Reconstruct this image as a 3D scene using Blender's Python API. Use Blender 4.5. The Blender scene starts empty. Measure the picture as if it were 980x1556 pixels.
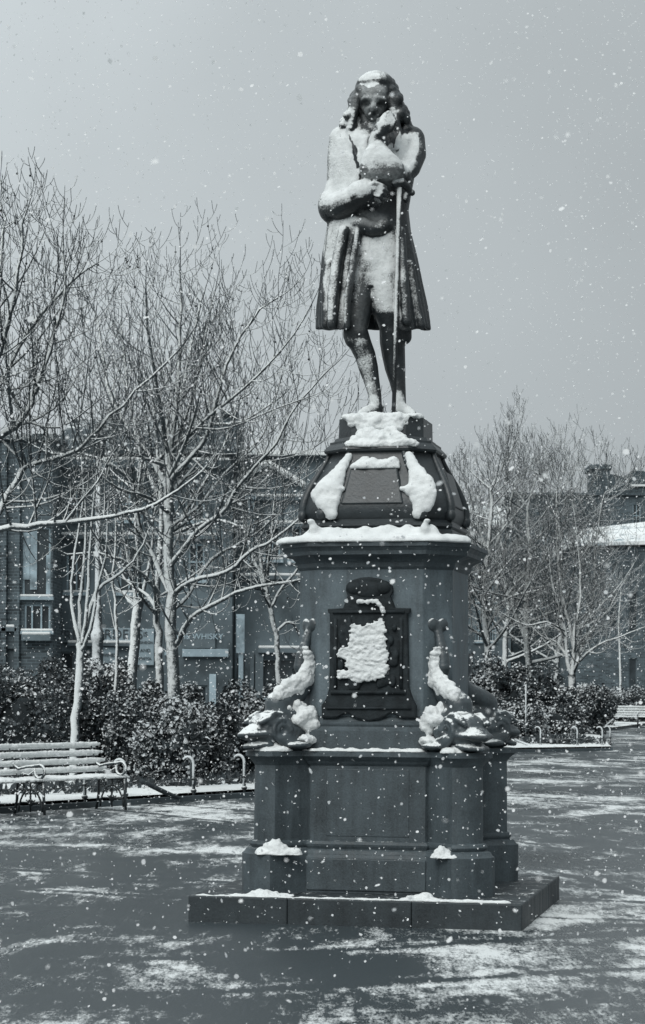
import bpy, bmesh, math, random
import numpy as np
from mathutils import Vector, Matrix, noise as mnoise
R = math.radians
sc = bpy.context.scene
COL = sc.collection

# ------------------------------------------------------------------ camera
F, H, HOR, ROLL = 3400.0, 1.65, 1042.0, 0.005
cam = bpy.data.cameras.new('camera')
cam.sensor_fit = 'HORIZONTAL'; cam.sensor_width = 36
cam.lens = 36 * F / 980
cam.shift_y = (HOR - 778) / 980
cam.clip_start = 0.1; cam.clip_end = 2000
camo = bpy.data.objects.new('camera', cam); COL.objects.link(camo)
camo.location = (0, 0, H); camo.rotation_euler = (R(90), -ROLL, 0)
sc.camera = camo
cam.dof.use_dof = True; cam.dof.focus_distance = 17.5; cam.dof.aperture_fstop = 15

def at(px, py, d):
    """the point seen at a pixel of the photograph, d metres in front of the camera"""
    u, v = px - 490, py - HOR
    u0 = u + ROLL * v; v0 = v - ROLL * u
    return Vector((u0 / F * d, d, H - v0 / F * d))

# ------------------------------------------------------------------ sky and sun
SUN_AZ, SUN_EL = R(-155), R(44)           # azimuth from +Y: behind the viewer's left shoulder, veiled by cloud
world = bpy.data.worlds.new("World"); sc.world = world; world.use_nodes = True
nt = world.node_tree; nt.nodes.clear()
wo = nt.nodes.new('ShaderNodeOutputWorld'); bg = nt.nodes.new('ShaderNodeBackground')
sky = nt.nodes.new('ShaderNodeTexSky'); sky.sky_type = 'NISHITA'; sky.sun_disc = False
sky.sun_elevation = SUN_EL; sky.sun_rotation = SUN_AZ
sky.air_density = 1.0; sky.dust_density = 4.0; sky.ozone_density = 1.0
bw = nt.nodes.new('ShaderNodeRGBToBW')
nt.links.new(sky.outputs[0], bw.inputs[0])
tint = nt.nodes.new('ShaderNodeMix'); tint.data_type = 'RGBA'; tint.blend_type = 'MULTIPLY'
tint.inputs[0].default_value = 1; tint.inputs[7].default_value = (0.93, 1.02, 1.06, 1)
nt.links.new(bw.outputs[0], tint.inputs[6])
# a broad cloud sheet, thinner and brighter towards the hidden sun
tc = nt.nodes.new('ShaderNodeTexCoord')
dot = nt.nodes.new('ShaderNodeVectorMath'); dot.operation = 'DOT_PRODUCT'
dot.inputs[1].default_value = (-0.97, 0.0, 0.05)
nt.links.new(tc.outputs['Generated'], dot.inputs[0])
mr = nt.nodes.new('ShaderNodeMapRange'); mr.interpolation_type = 'SMOOTHSTEP'
mr.inputs['From Min'].default_value = -0.3; mr.inputs['From Max'].default_value = 0.3
mr.inputs['To Min'].default_value = 4.05; mr.inputs['To Max'].default_value = 6.5
nt.links.new(dot.outputs['Value'], mr.inputs['Value'])
cn = nt.nodes.new('ShaderNodeTexNoise'); cn.inputs['Scale'].default_value = 5; cn.inputs['Detail'].default_value = 5
nt.links.new(tc.outputs['Generated'], cn.inputs['Vector'])
cm = nt.nodes.new('ShaderNodeMapRange'); cm.inputs['To Min'].default_value = 0.93; cm.inputs['To Max'].default_value = 1.07
cm.inputs['From Min'].default_value = 0.3; cm.inputs['From Max'].default_value = 0.7
nt.links.new(cn.outputs[0], cm.inputs['Value'])
mul = nt.nodes.new('ShaderNodeMath'); mul.operation = 'MULTIPLY'
sep = nt.nodes.new('ShaderNodeSeparateXYZ'); nt.links.new(tc.outputs['Generated'], sep.inputs[0])
zsq = nt.nodes.new('ShaderNodeMath'); zsq.operation = 'POWER'; zsq.inputs[1].default_value = 2.0; zsq.use_clamp = True
nt.links.new(sep.outputs[2], zsq.inputs[0])
zen = nt.nodes.new('ShaderNodeMath'); zen.operation = 'MULTIPLY_ADD'; zen.inputs[1].default_value = 1.5; zen.inputs[2].default_value = 1.0
nt.links.new(zsq.outputs[0], zen.inputs[0])       # an overcast sky is brightest overhead
mz = nt.nodes.new('ShaderNodeMath'); mz.operation = 'MULTIPLY'
nt.links.new(mr.outputs[0], mz.inputs[0]); nt.links.new(zen.outputs[0], mz.inputs[1])
nt.links.new(mz.outputs[0], mul.inputs[0]); nt.links.new(cm.outputs[0], mul.inputs[1])
t2 = nt.nodes.new('ShaderNodeMix'); t2.data_type = 'RGBA'; t2.blend_type = 'MULTIPLY'
t2.inputs[0].default_value = 1; t2.inputs[7].default_value = (0.93, 1.02, 1.06, 1)
nt.links.new(mul.outputs[0], t2.inputs[6])
mixs = nt.nodes.new('ShaderNodeMix'); mixs.data_type = 'RGBA'; mixs.inputs[0].default_value = 0.85
nt.links.new(tint.outputs[2], mixs.inputs[6]); nt.links.new(t2.outputs[2], mixs.inputs[7])
nt.links.new(mixs.outputs[2], bg.inputs['Color']); bg.inputs['Strength'].default_value = 0.1
nt.links.new(bg.outputs[0], wo.inputs['Surface'])

sun = bpy.data.lights.new('sun', 'SUN'); sun.energy = 1.75; sun.angle = R(35); sun.color = (1.0, 0.99, 0.96)
suno = bpy.data.objects.new('sun', sun); COL.objects.link(suno)
sd = Vector((math.sin(SUN_AZ) * math.cos(SUN_EL), math.cos(SUN_AZ) * math.cos(SUN_EL), math.sin(SUN_EL)))
suno.rotation_euler = (-sd).to_track_quat('-Z', 'Y').to_euler()
suno.location = (-20, -10, 30)

vs = sc.view_settings
vs.view_transform = 'Standard'; vs.look = 'None'; vs.exposure = 0.0; vs.gamma = 1.0; vs.use_curve_mapping = False

# ------------------------------------------------------------------ materials
WIND = Vector((-0.36, -0.66, 0.66)).normalized()

def G(v, t=1.0):
    """a grey of value v in the print's cold tone"""
    return (v * (1 - 0.20 * t), v * (1 + 0.015 * t), v * (1 + 0.125 * t), 1)

SNOW = (0.70, 0.725, 0.722, 1)

class N:
    def __init__(s, name):
        s.m = bpy.data.materials.new(name); s.m.use_nodes = True
        s.t = s.m.node_tree; s.b = s.t.nodes['Principled BSDF']
        s.b.inputs['Specular IOR Level'].default_value = 0.3
    def n(s, typ, **kw):
        x = s.t.nodes.new('ShaderNode' + typ)
        for k, v in kw.items():
            setattr(x, k, v)
        return x
    def l(s, a, b): s.t.links.new(a, b)
    def math(s, op, a, b=None, clamp=False):
        x = s.n('Math', operation=op); x.use_clamp = clamp
        for i, v in enumerate((a, b)):
            if v is None: continue
            if isinstance(v, (int, float)): x.inputs[i].default_value = v
            else: s.l(v, x.inputs[i])
        return x.outputs[0]
    def noise(s, scale, detail=4, rough=0.55, vec=None, dist=0):
        x = s.n('TexNoise'); x.inputs['Scale'].default_value = scale; x.inputs['Detail'].default_value = detail
        x.inputs['Roughness'].default_value = rough; x.inputs['Distortion'].default_value = dist
        if vec is None:
            g = s.n('NewGeometry'); vec = g.outputs['Position']
        s.l(vec, x.inputs['Vector'])
        return x.outputs[0]
    def rng(s, v, a, b, c=0., d=1., smooth=False):
        x = s.n('MapRange')
        if smooth: x.interpolation_type = 'SMOOTHSTEP'
        for k, q in zip(('From Min', 'From Max', 'To Min', 'To Max'), (a, b, c, d)): x.inputs[k].default_value = q
        s.l(v, x.inputs['Value']); return x.outputs[0]
    def mix(s, f, a, b):
        x = s.n('Mix', data_type='RGBA')
        for sock, v in ((x.inputs[0], f), (x.inputs[6], a), (x.inputs[7], b)):
            if isinstance(v, (int, float)): sock.default_value = v
            elif isinstance(v, tuple): sock.default_value = v
            else: s.l(v, sock)
        return x.outputs[2]
    def bump(s, h, strength=0.3, dist=0.02):
        x = s.n('Bump'); x.inputs['Strength'].default_value = strength; x.inputs['Distance'].default_value = dist
        s.l(h, x.inputs['Height']); s.l(x.outputs[0], s.b.inputs['Normal'])
    def col(s, c):
        if isinstance(c, tuple): s.b.inputs['Base Color'].default_value = c
        else: s.l(c, s.b.inputs['Base Color'])
    def rough(s, r):
        if isinstance(r, (int, float)): s.b.inputs['Roughness'].default_value = r
        else: s.l(r, s.b.inputs['Roughness'])

def snow_factor(k, lo, hi, wind=WIND, nscale=14, namp=0.35, attr=None, fine=0.25):
    g = k.n('NewGeometry')
    d = k.n('VectorMath', operation='DOT_PRODUCT'); d.inputs[1].default_value = wind
    k.l(g.outputs['Normal'], d.inputs[0])
    v = d.outputs['Value']
    n1 = k.rng(k.noise(nscale, 5, 0.65), 0.25, 0.75, -namp, namp)
    v = k.math('ADD', v, n1)
    n2 = k.rng(k.noise(nscale * 9, 2, 0.6), 0.25, 0.75, -fine, fine)
    v = k.math('ADD', v, n2)
    if attr:
        a = k.n('Attribute', attribute_name=attr)
        v = k.math('ADD', v, a.outputs['Fac'])
    return k.rng(v, lo, hi, smooth=True)

MATS = {}
def simple(name, v, rough=0.8, nscale=None, namp=0.25, bump=0.15, bscale=None, t=1.0, metal=0):
    k = N(name)
    if nscale:
        f = k.rng(k.noise(nscale, 6, 0.6), 0.3, 0.7)
        k.col(k.mix(f, G(v * (1 - namp), t), G(v * (1 + namp), t)))
        k.bump(k.noise(bscale or nscale * 6, 4), bump, 0.01)
    else: k.col(G(v, t))
    k.rough(rough); k.b.inputs['Metallic'].default_value = metal
    MATS[name] = k.m; return k.m

def snowy(name, v, lo, hi, rough=0.7, nscale=14, namp=0.35, attr=None, bscale=30, wind=WIND, spec=0.3, basen=5, basea=0.3, bump=0.25, fine=0.25, snowcol=SNOW):
    k = N(name)
    base = k.mix(k.rng(k.noise(basen, 6, 0.6), 0.3, 0.7), G(v * (1 - basea)), G(v * (1 + basea)))
    f = snow_factor(k, lo, hi, wind, nscale, namp, attr, fine)
    k.col(k.mix(f, base, snowcol))
    k.rough(k.rng(f, 0, 1, rough, 0.95))
    h = k.math('ADD', k.noise(bscale, 4, 0.6), k.math('MULTIPLY', f, 1.5))
    k.bump(h, bump, 0.012)
    k.b.inputs['Specular IOR Level'].default_value = spec
    MATS[name] = k.m; return k.m

def make_snow():
    k = N('snow')
    f = k.rng(k.noise(9, 5, 0.6), 0.3, 0.7)
    k.col(k.mix(f, (0.64, 0.665, 0.665, 1), (0.74, 0.76, 0.755, 1)))
    k.rough(0.95); k.b.inputs['Specular IOR Level'].default_value = 0.15
    k.bump(k.math('ADD', k.noise(40, 6, 0.7), k.math('MULTIPLY', k.noise(160, 2), 0.4)), 0.5, 0.012)
    MATS['snow'] = k.m
make_snow()
def make_flake():
    k = N('flake'); k.col((0.94, 0.95, 0.95, 1)); k.rough(1.0); k.b.inputs['Specular IOR Level'].default_value = 0.1
    tr = k.n('BsdfTranslucent'); tr.inputs[0].default_value = (0.95, 0.96, 0.96, 1)
    mx = k.n('MixShader'); mx.inputs[0].default_value = 0.45
    k.l(k.b.outputs[0], mx.inputs[1]); k.l(tr.outputs[0], mx.inputs[2]); k.l(mx.outputs[0], k.t.nodes['Material Output'].inputs[0])
    MATS['flake'] = k.m
make_flake()
def stone(name, v, lo, hi, streak=.3, pit=.35):
    """weathered ashlar: blotches, rain streaks down the faces, pits, and snow grains on the level tops"""
    k = N(name)
    g = k.n('NewGeometry')
    mp = k.n('Mapping'); mp.inputs['Scale'].default_value = (7, 7, .8); k.l(g.outputs['Position'], mp.inputs['Vector'])
    st = k.rng(k.noise(1.6, 6, .65, mp.outputs[0], .4), .3, .7)
    bl = k.rng(k.noise(2.4, 8, .7), .28, .72)
    gr = k.rng(k.noise(75, 3, .8), .25, .75)
    f = k.math('ADD', k.math('ADD', k.math('MULTIPLY', st, streak), k.math('MULTIPLY', bl, .42)), k.math('MULTIPLY', gr, pit))
    c = k.mix(k.rng(f, .18, .82), G(v * .42), G(v * 1.6))
    sf = snow_factor(k, lo, hi, Vector((-.15, -.2, .97)).normalized(), 9, .25, None, .12)
    k.col(k.mix(sf, c, SNOW))
    k.rough(k.rng(st, 0, 1, .42, .75)); k.b.inputs['Specular IOR Level'].default_value = .35
    k.bump(k.math('ADD', k.math('MULTIPLY', k.noise(75, 4, .75), 1.0), k.math('MULTIPLY', k.noise(14, 5, .7), 1.2)), .45, .006)
    MATS[name] = k.m
stone('snowy_stone', .066, 1.06, 1.2)
stone('shaft_stone', .102, 1.0, 1.15, .42, .3)
stone('step_stone', .036, 1.06, 1.2)
snowy('bronze', 0.03, 1.25, 1.4, 0.42, 10, 0.2, basen=8, basea=0.35, bscale=45, spec=0.5, bump=0.3, fine=0.2)
def make_statue_mat():
    k = N('statue_bronze')
    base = k.mix(k.rng(k.noise(8, 6, 0.6), 0.3, 0.7), G(0.013), G(0.03))
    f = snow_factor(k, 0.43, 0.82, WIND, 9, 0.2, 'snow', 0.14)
    a = k.n('Attribute', attribute_name='dust')
    dn = k.math('MULTIPLY', k.rng(k.noise(40, 4, 0.6), 0.25, 0.75, .25, .75), a.outputs['Fac'], True)
    f = k.math('MAXIMUM', f, dn)
    thick = k.rng(k.noise(16, 4, 0.6), 0.25, 0.7, 0.72, 1.0)       # the coat of snow is thin in places
    f = k.math('MULTIPLY', f, thick)
    k.col(k.mix(f, base, SNOW)); k.rough(k.rng(f, 0, 1, .42, .95)); k.b.inputs['Specular IOR Level'].default_value = .5
    k.bump(k.math('ADD', k.noise(45, 4, 0.65), k.math('MULTIPLY', f, 1.5)), .5, .014)
    MATS['statue_bronze'] = k.m
make_statue_mat()
snowy('plaque_bronze', 0.025, 1.3, 1.5, 0.75, 10, 0.2, basen=14, basea=0.4, bscale=45, spec=0.2, bump=0.5, fine=0.1)
snowy('dolphin_bronze', 0.06, 0.74, 0.92, 0.4, 7, 0.2, basen=8, basea=0.4, bscale=45, spec=0.5, bump=0.35, fine=0.12, wind=Vector((-.3, -.35, .9)).normalized())
snowy('bark', 0.055, 0.62, 0.86, 0.85, 16, 0.3, attr='thick', basen=9, basea=0.5, bscale=40, bump=0.35, wind=Vector((-.34, -.42, .84)).normalized())
snowy('leaf', 0.042, 0.86, 1.05, 0.5, 1.5, 0.5, attr='frost', basen=3, basea=0.6, bscale=50, spec=0.4, wind=Vector((-.2, -.35, .9)).normalized(), fine=0.35, snowcol=(.62, .65, .66, 1))
snowy('iron', 0.03, 0.72, 0.95, 0.5, 20, 0.3, basen=20, spec=0.5, wind=Vector((-.3, -.3, .9)).normalized())
snowy('snowy_post', 0.05, 0.15, 0.55, 0.6, 10, 0.35, basen=20, wind=Vector((-.5, -.6, .6)).normalized(), snowcol=(0.6, 0.63, 0.64, 1))
snowy('bench_wood', 0.06, 0.35, 0.6, 0.7, 12, 0.3, basen=12, bscale=60, wind=Vector((.25, -.55, .78)).normalized())
def make_brick():
    k = N('dark_brick')
    g = k.n('NewGeometry'); sp = k.n('SeparateXYZ'); k.l(g.outputs['Position'], sp.inputs[0])
    cb = k.n('CombineXYZ'); k.l(k.math('ADD', sp.outputs[0], sp.outputs[1]), cb.inputs[0]); k.l(sp.outputs[2], cb.inputs[1])
    b = k.n('TexBrick'); k.l(cb.outputs[0], b.inputs['Vector']); b.inputs['Scale'].default_value = 1
    b.inputs['Brick Width'].default_value = .23; b.inputs['Row Height'].default_value = .078; b.inputs['Mortar Size'].default_value = .007
    b.inputs['Color1'].default_value = G(.05); b.inputs['Color2'].default_value = G(.115); b.inputs['Mortar'].default_value = G(.15)
    f = k.rng(k.noise(.9, 6, .65), .3, .7, .65, 1.25)
    mm = k.n('Mix', data_type='RGBA', blend_type='MULTIPLY'); mm.inputs[0].default_value = 1
    k.l(b.outputs['Color'], mm.inputs[6]); k.l(f, mm.inputs[7]); k.col(mm.outputs[2]); k.rough(.9)
    k.bump(b.outputs['Fac'], -.4, .01); MATS['dark_brick'] = k.m
make_brick()
snowy('wall_render', 0.115, 1.0, 1.15, 0.9, 5, 0.15, basen=0.9, basea=0.5, bscale=14, wind=Vector((0, 0, 1)))
snowy('shop_paint', 0.13, 1.0, 1.15, 0.6, 5, 0.15, basen=1.5, basea=0.2, bscale=14, wind=Vector((0, 0, 1)))
simple('pale_stone', 0.33, 0.85, 3, 0.25)
simple('pale_paint', 0.42, 0.7, 4, 0.15)
simple('window_glass', 0.045, 0.08, 2.0, 0.5, 0.02)
simple('poster_paper', 0.30, 0.8, 3.0, 0.6, 0.05)
simple('sign_board', 0.13, 0.6, 5, 0.15)
simple('sign_board_pale', 0.30, 0.6, 5, 0.15)
simple('letter_dark', 0.06, 0.7)
simple('letter_white', 0.45, 0.7)
def make_slate():
    k = N('old_roof')
    f = k.rng(k.noise(1.1, 7, 0.7), 0.52, 0.66)
    k.col(k.mix(f, G(0.07), SNOW)); k.rough(0.9); k.bump(k.noise(6, 5), 0.4, 0.05)
    MATS['old_roof'] = k.m
make_slate()
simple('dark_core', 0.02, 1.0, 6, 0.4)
simple('kerb_stone', 0.07, 0.6, 3, 0.3)
simple('stake_wood', 0.045, 0.8, 10, 0.3)

def make_roof_snow():
    k = N('roof_snow')
    f = k.rng(k.noise(1.6, 6, 0.65), 0.34, 0.5)
    k.col(k.mix(f, G(0.25), SNOW)); k.rough(0.95); k.bump(k.noise(6, 5), 0.4, 0.05)
    MATS['roof_snow'] = k.m
make_roof_snow()

def make_bed_snow():
    k = N('bed_snow')
    f = k.rng(k.noise(2.2, 6, 0.65), 0.3, 0.42)
    k.col(k.mix(f, G(0.12), SNOW)); k.rough(0.95); k.bump(k.noise(9, 5), 0.5, 0.05)
    MATS['bed_snow'] = k.m
make_bed_snow()

def make_ground():
    k = N('wet_paving')
    g = k.n('NewGeometry')
    def mapped(sx, sy, rot):
        m = k.n('Mapping'); m.inputs['Scale'].default_value = (sx, sy, 1); m.inputs['Rotation'].default_value = (0, 0, R(rot))
        k.l(g.outputs['Position'], m.inputs['Vector']); return m
    mp = mapped(.55, .30, 20)
    area = k.noise(.42, 3, .5, mp.outputs[0], .6)                    # where the slush has lasted
    big = k.noise(1.05, 5, .6, mp.outputs[0], 1.6)
    drift = k.noise(1.9, 5, .65, mapped(.6, .34, -30).outputs[0], 1.0)   # drifts crossing it the other way
    mid = k.noise(3.2, 6, .7, mapped(1.1, .34, 10).outputs[0], .8)
    fine = k.noise(13, 7, .8, mapped(1, .20, 8).outputs[0])
    v = k.math('ADD', k.math('MULTIPLY', big, .72), k.math('MULTIPLY', area, .5))
    v = k.math('ADD', v, k.math('MULTIPLY', drift, .42))
    v = k.math('ADD', v, k.math('MULTIPLY', mid, .30))
    v = k.math('ADD', v, k.math('MULTIPLY', fine, .52))
    v = k.math('ADD', v, k.math('MULTIPLY', k.noise(55, 3, .8, mapped(1, .25, 0).outputs[0]), .34))
    for (cx_, cy_, rad_, wd) in ((-9, 34, 22.0, .10), (-9, 34, 23.5, .10), (14, 46, 31.0, .09), (14, 46, 32.4, .09), (-30, 10, 33.5, .08), (-30, 10, 34.9, .08)):
        sub = k.n('VectorMath', operation='DISTANCE'); sub.inputs[1].default_value = (cx_, cy_, 0)
        k.l(g.outputs['Position'], sub.inputs[0])
        dd = k.math('ABSOLUTE', k.math('SUBTRACT', k.math('ADD', sub.outputs['Value'], k.math('MULTIPLY', k.noise(.8, 2, .5), .5)), rad_ + .25))
        v = k.math('SUBTRACT', v, k.rng(dd, 0, wd, .10, 0, True))                    # a wheel has cleared the slush
        v = k.math('ADD', v, k.rng(k.math('ABSOLUTE', k.math('SUBTRACT', dd, wd * 2.0)), 0, wd * 1.4, .045, 0, True))
    sn = k.rng(v, 1.415, 1.55)
    asphalt = k.mix(k.rng(k.noise(60, 3, 0.7, g.outputs['Position']), 0.3, 0.7), G(0.028), G(0.07))
    k.col(k.mix(k.math('MULTIPLY', sn, 0.88), asphalt, SNOW))
    wet = k.rng(k.noise(0.7, 3, 0.5, mp.outputs[0]), 0.35, 0.65, 0.16, 0.42)
    rr = k.n('Mix', data_type='FLOAT'); k.l(sn, rr.inputs[0]); k.l(wet, rr.inputs[2]); rr.inputs[3].default_value = 0.9
    k.rough(rr.outputs[0])
    k.b.inputs['Specular IOR Level'].default_value = 0.22
    k.bump(k.math('ADD', k.math('MULTIPLY', fine, 0.5), k.math('MULTIPLY', sn, 0.8)), 0.35, 0.015)
    MATS['wet_paving'] = k.m
make_ground()

# ------------------------------------------------------------------ mesh helpers
class MB:
    def __init__(s): s.v = []; s.f = []
    def add(s, vs, fs):
        o = len(s.v); s.v += [tuple(q) for q in vs]; s.f += [tuple(i + o for i in f) for f in fs]; return s
    def box(s, a, b):
        (x0, y0, z0), (x1, y1, z1) = a, b
        return s.add([(x0, y0, z0), (x1, y0, z0), (x1, y1, z0), (x0, y1, z0), (x0, y0, z1), (x1, y0, z1), (x1, y1, z1), (x0, y1, z1)],
                     [(0, 3, 2, 1), (4, 5, 6, 7), (0, 1, 5, 4), (1, 2, 6, 5), (2, 3, 7, 6), (3, 0, 4, 7)])
    def loft(s, rings, cap=True):
        n = len(rings[0]); vs = [q for r in rings for q in r]; fs = []
        for i in range(len(rings) - 1):
            for j in range(n):
                a, b = i * n + j, i * n + (j + 1) % n
                fs.append((a, b, b + n, a + n))
        if cap:
            fs.append(tuple(range(n - 1, -1, -1))); k = (len(rings) - 1) * n
            fs.append(tuple(range(k, k + n)))
        return s.add(vs, fs)
    def ell(s, c, r, rot=None, nu=14, nv=9):
        rings = []
        M = rot if rot is not None else Matrix.Identity(3)
        c = Vector(c)
        for i in range(nv):
            t = -math.pi / 2 + math.pi * (i + 0.5) / nv
            rings.append([c + M @ Vector((r[0] * math.cos(t) * math.cos(2 * math.pi * j / nu), r[1] * math.cos(t) * math.sin(2 * math.pi * j / nu), r[2] * math.sin(t))) for j in range(nu)])
        return s.loft(rings)
    def tube(s, pts, rad, n=10, round_ends=False, flat=1.0):
        pts = [Vector(p) for p in pts]
        if isinstance(rad, (int, float)): rad = [rad] * len(pts)
        rings = []; ref = None
        for i, p in enumerate(pts):
            t = (pts[min(i + 1, len(pts) - 1)] - pts[max(i - 1, 0)]).normalized()
            if ref is None:
                ref = Vector((0, 1, 0)) if abs(t.y) < 0.8 else Vector((1, 0, 0))
            a = (ref - t * ref.dot(t)).normalized(); b = t.cross(a); ref = a
            rings.append([p + (a * math.cos(2 * math.pi * j / n) * flat + b * math.sin(2 * math.pi * j / n)) * rad[i] for j in range(n)])
        s.loft(rings)
        if round_ends:
            s.ell(pts[0], (rad[0],) * 3); s.ell(pts[-1], (rad[-1],) * 3)
        return s
    def mesh(s, name):
        m = bpy.data.meshes.new(name); m.from_pydata(s.v, [], s.f); m.update()
        return m
    def build(s, name, mat, parent=None, smooth=False, world=False, fix=True, bevel=0):
        m = s.mesh(name)
        if fix:
            bm = bmesh.new(); bm.from_mesh(m); bmesh.ops.recalc_face_normals(bm, faces=bm.faces)
            if bevel: bmesh.ops.bevel(bm, geom=[e for e in bm.edges if len(e.link_faces) == 2 and e.calc_face_angle() > 0.5], offset=bevel, segments=2, affect='EDGES', profile=0.5)
            bm.to_mesh(m); bm.free()
        return put(name, m, mat, parent, smooth, world)

def put(name, m, mat, parent=None, smooth=False, world=False):
    """link a mesh as one object; world=True: its vertices are world positions and its parent is unrotated"""
    if mat: 
        m.materials.clear(); m.materials.append(MATS[mat])
    if smooth: m.shade_smooth()
    if smooth == 'auto': m.set_sharp_from_angle(angle=R(32))
    o = bpy.data.objects.new(name, m); COL.objects.link(o)
    if parent is not None:
        o.parent = parent
        if world: m.transform(Matrix.Translation(-root_loc(parent)))
    return o

def root_loc(o):
    l = Vector((0, 0, 0))
    while o is not None:
        l = l + Vector(o.location); o = o.parent
    return l

def thing(name, label, cat, loc=(0, 0, 0), rz=0, group=None):
    o = bpy.data.objects.new(name, None); COL.objects.link(o); o.empty_display_size = 0.2
    o.location = loc; o.rotation_euler = (0, 0, rz)
    return tag(o, label, cat, group)

def tag(o, label=None, cat=None, group=None, kind=None):
    if label: o['label'] = label
    if cat: o['category'] = cat
    if group: o['group'] = group
    if kind: o['kind'] = kind
    return o

def copy_tree(o, parent=None):
    c = o.copy(); COL.objects.link(c)
    if parent is not None: c.parent = parent
    for ch in list(o.children): copy_tree(ch, c)
    return c

def remesh(mb, voxel, it=3, fac=0.5, lump=0, lscale=10, seed=0, floor=None):
    m = mb.mesh('tmp'); o = bpy.data.objects.new('tmp', m); COL.objects.link(o)
    md = o.modifiers.new('r', 'REMESH'); md.mode = 'VOXEL'; md.voxel_size = voxel
    if it:
        sm = o.modifiers.new('s', 'SMOOTH'); sm.iterations = it; sm.factor = fac
    dg = bpy.context.evaluated_depsgraph_get(); dg.update()
    r = bpy.data.meshes.new_from_object(o.evaluated_get(dg))
    bpy.data.objects.remove(o); bpy.data.meshes.remove(m)
    if lump:
        off = Vector((seed * 7.3, seed * 1.7, seed * 3.1))
        ns = [v.normal.copy() for v in r.vertices]
        for v, n_ in zip(r.vertices, ns):
            v.co += n_ * lump * (mnoise.noise(v.co * lscale + off) + .45 * mnoise.noise(v.co * lscale * 3.1 + off) + .2 * mnoise.noise(v.co * lscale * 7.7 + off))
        r.update()
    if floor is not None:
        for v in r.vertices:
            if v.co.z < floor: v.co.z = floor + (v.co.z - floor) * .06
        r.update()
    return r

def np_mesh(name, v, quads, attr=None, smooth=False):
    m = bpy.data.meshes.new(name)
    v = np.asarray(v, np.float32); q = np.asarray(quads, np.int32); k = q.shape[1]
    m.vertices.add(len(v)); m.vertices.foreach_set('co', v.ravel())
    m.loops.add(q.size); m.loops.foreach_set('vertex_index', q.ravel())
    m.polygons.add(len(q)); m.polygons.foreach_set('loop_start', np.arange(0, q.size, k, dtype=np.int32))
    if attr is not None:
        a = m.attributes.new(attr[0], 'FLOAT', 'POINT'); a.data.foreach_set('value', np.asarray(attr[1], np.float32))
    if smooth: m.polygons.foreach_set('use_smooth', np.ones(len(q), bool))
    m.update(calc_edges=True); m.validate()
    return m

def snow_lump(name, blobs, parent, voxel=0.012, lump=0.012, lscale=14, seed=0, world=False, it=3, mat='snow', floor=None):
    mb = MB()
    for c, r in blobs: mb.ell(c, r if isinstance(r, tuple) else (r, r, r), nu=12, nv=8)
    return put(name, remesh(mb, voxel, it, 0.5, lump, lscale, seed, floor), mat, parent, True, world)

# ------------------------------------------------------------------ ground and beds
gm = MB().add([(-400, -30, 0), (400, -30, 0), (400, 900, 0), (-400, 900, 0)], [(0, 1, 2, 3)])
tag(gm.build('ground', 'wet_paving'), kind='structure')

def bed(poly, seed):
    """a planting bed: a kerb ring with snow lying on its soil"""
    n = len(poly); P = [Vector((x, y, 0)) for x, y in poly]; c = sum(P, Vector()) / n
    inner = [p + (c - p).normalized() * 0.16 for p in P]
    mb = MB()
    mb.loft([[p + Vector((0, 0, -0.05)) for p in P], [p + Vector((0, 0, 0.075)) for p in P], [p + Vector((0, 0, 0.075)) for p in inner], [p + Vector((0, 0, -0.05)) for p in inner]], cap=False)
    tag(mb.build('kerb', 'kerb_stone'), kind='structure')
    bm = bmesh.new()
    vs_ = [bm.verts.new(p + Vector((0, 0, 0.07))) for p in inner]
    bm.faces.new(vs_); bmesh.ops.triangulate(bm, faces=bm.faces)
    for _ in range(5):
        bmesh.ops.subdivide_edges(bm, edges=[e for e in bm.edges if e.calc_length() > 0.7], cuts=1, use_grid_fill=True)
        bmesh.ops.triangulate(bm, faces=[f for f in bm.faces if len(f.verts) > 3])
    for v in bm.verts:
        if not v.is_boundary: v.co.z += 0.07 + 0.05 * mnoise.noise(v.co * 0.9 + Vector((seed, 0, 0)))
        else: v.co.z += 0.045
    m = bpy.data.meshes.new('flower_bed'); bm.to_mesh(m); bm.free()
    tag(put('flower_bed', m, 'bed_snow', None, True), kind='structure')

KU = Vector((0.575, 0.818, 0))                     # along the kerb of the left bed
KP = Vector((-2.8, 30.4, 0))
KN = Vector((-0.818, 0.575, 0))                    # into the bed
def kb(s, t=0, z=0): return KP + KU * s + KN * t + Vector((0, 0, z))
a, b, c_, d_ = kb(-9), kb(7.0), kb(8.5, 3.0), kb(12, 16)
bed([(a.x, a.y), (b.x, b.y), (c_.x, c_.y), (d_.x, d_.y), (kb(-9, 18).x, kb(-9, 18).y)], 1)
r0, r1, r2, r3 = at(690, 1147, 55), at(931, 1139, 58), at(905, 1112, 80), at(690, 1112, 80)
bed([(r0.x, r0.y), (r1.x, r1.y), (r2.x, r2.y), (r3.x, r3.y)], 2)
q0, q1, q2, q3 = at(850, 1109, 84), at(936, 1107, 86), at(1010, 1097, 104), at(850, 1097, 104)
bed([(q0.x, q0.y), (q1.x, q1.y), (q2.x, q2.y), (q3.x, q3.y)], 3)

# ------------------------------------------------------------------ monument: stone pedestal
PC = Vector((0.46, 16.5, 0)); YAW = R(-12.2)
ped = thing('pedestal', 'tall grey stone pedestal with corner piers and snowy ledges under the bronze figure', 'pedestal', PC, YAW)

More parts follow.
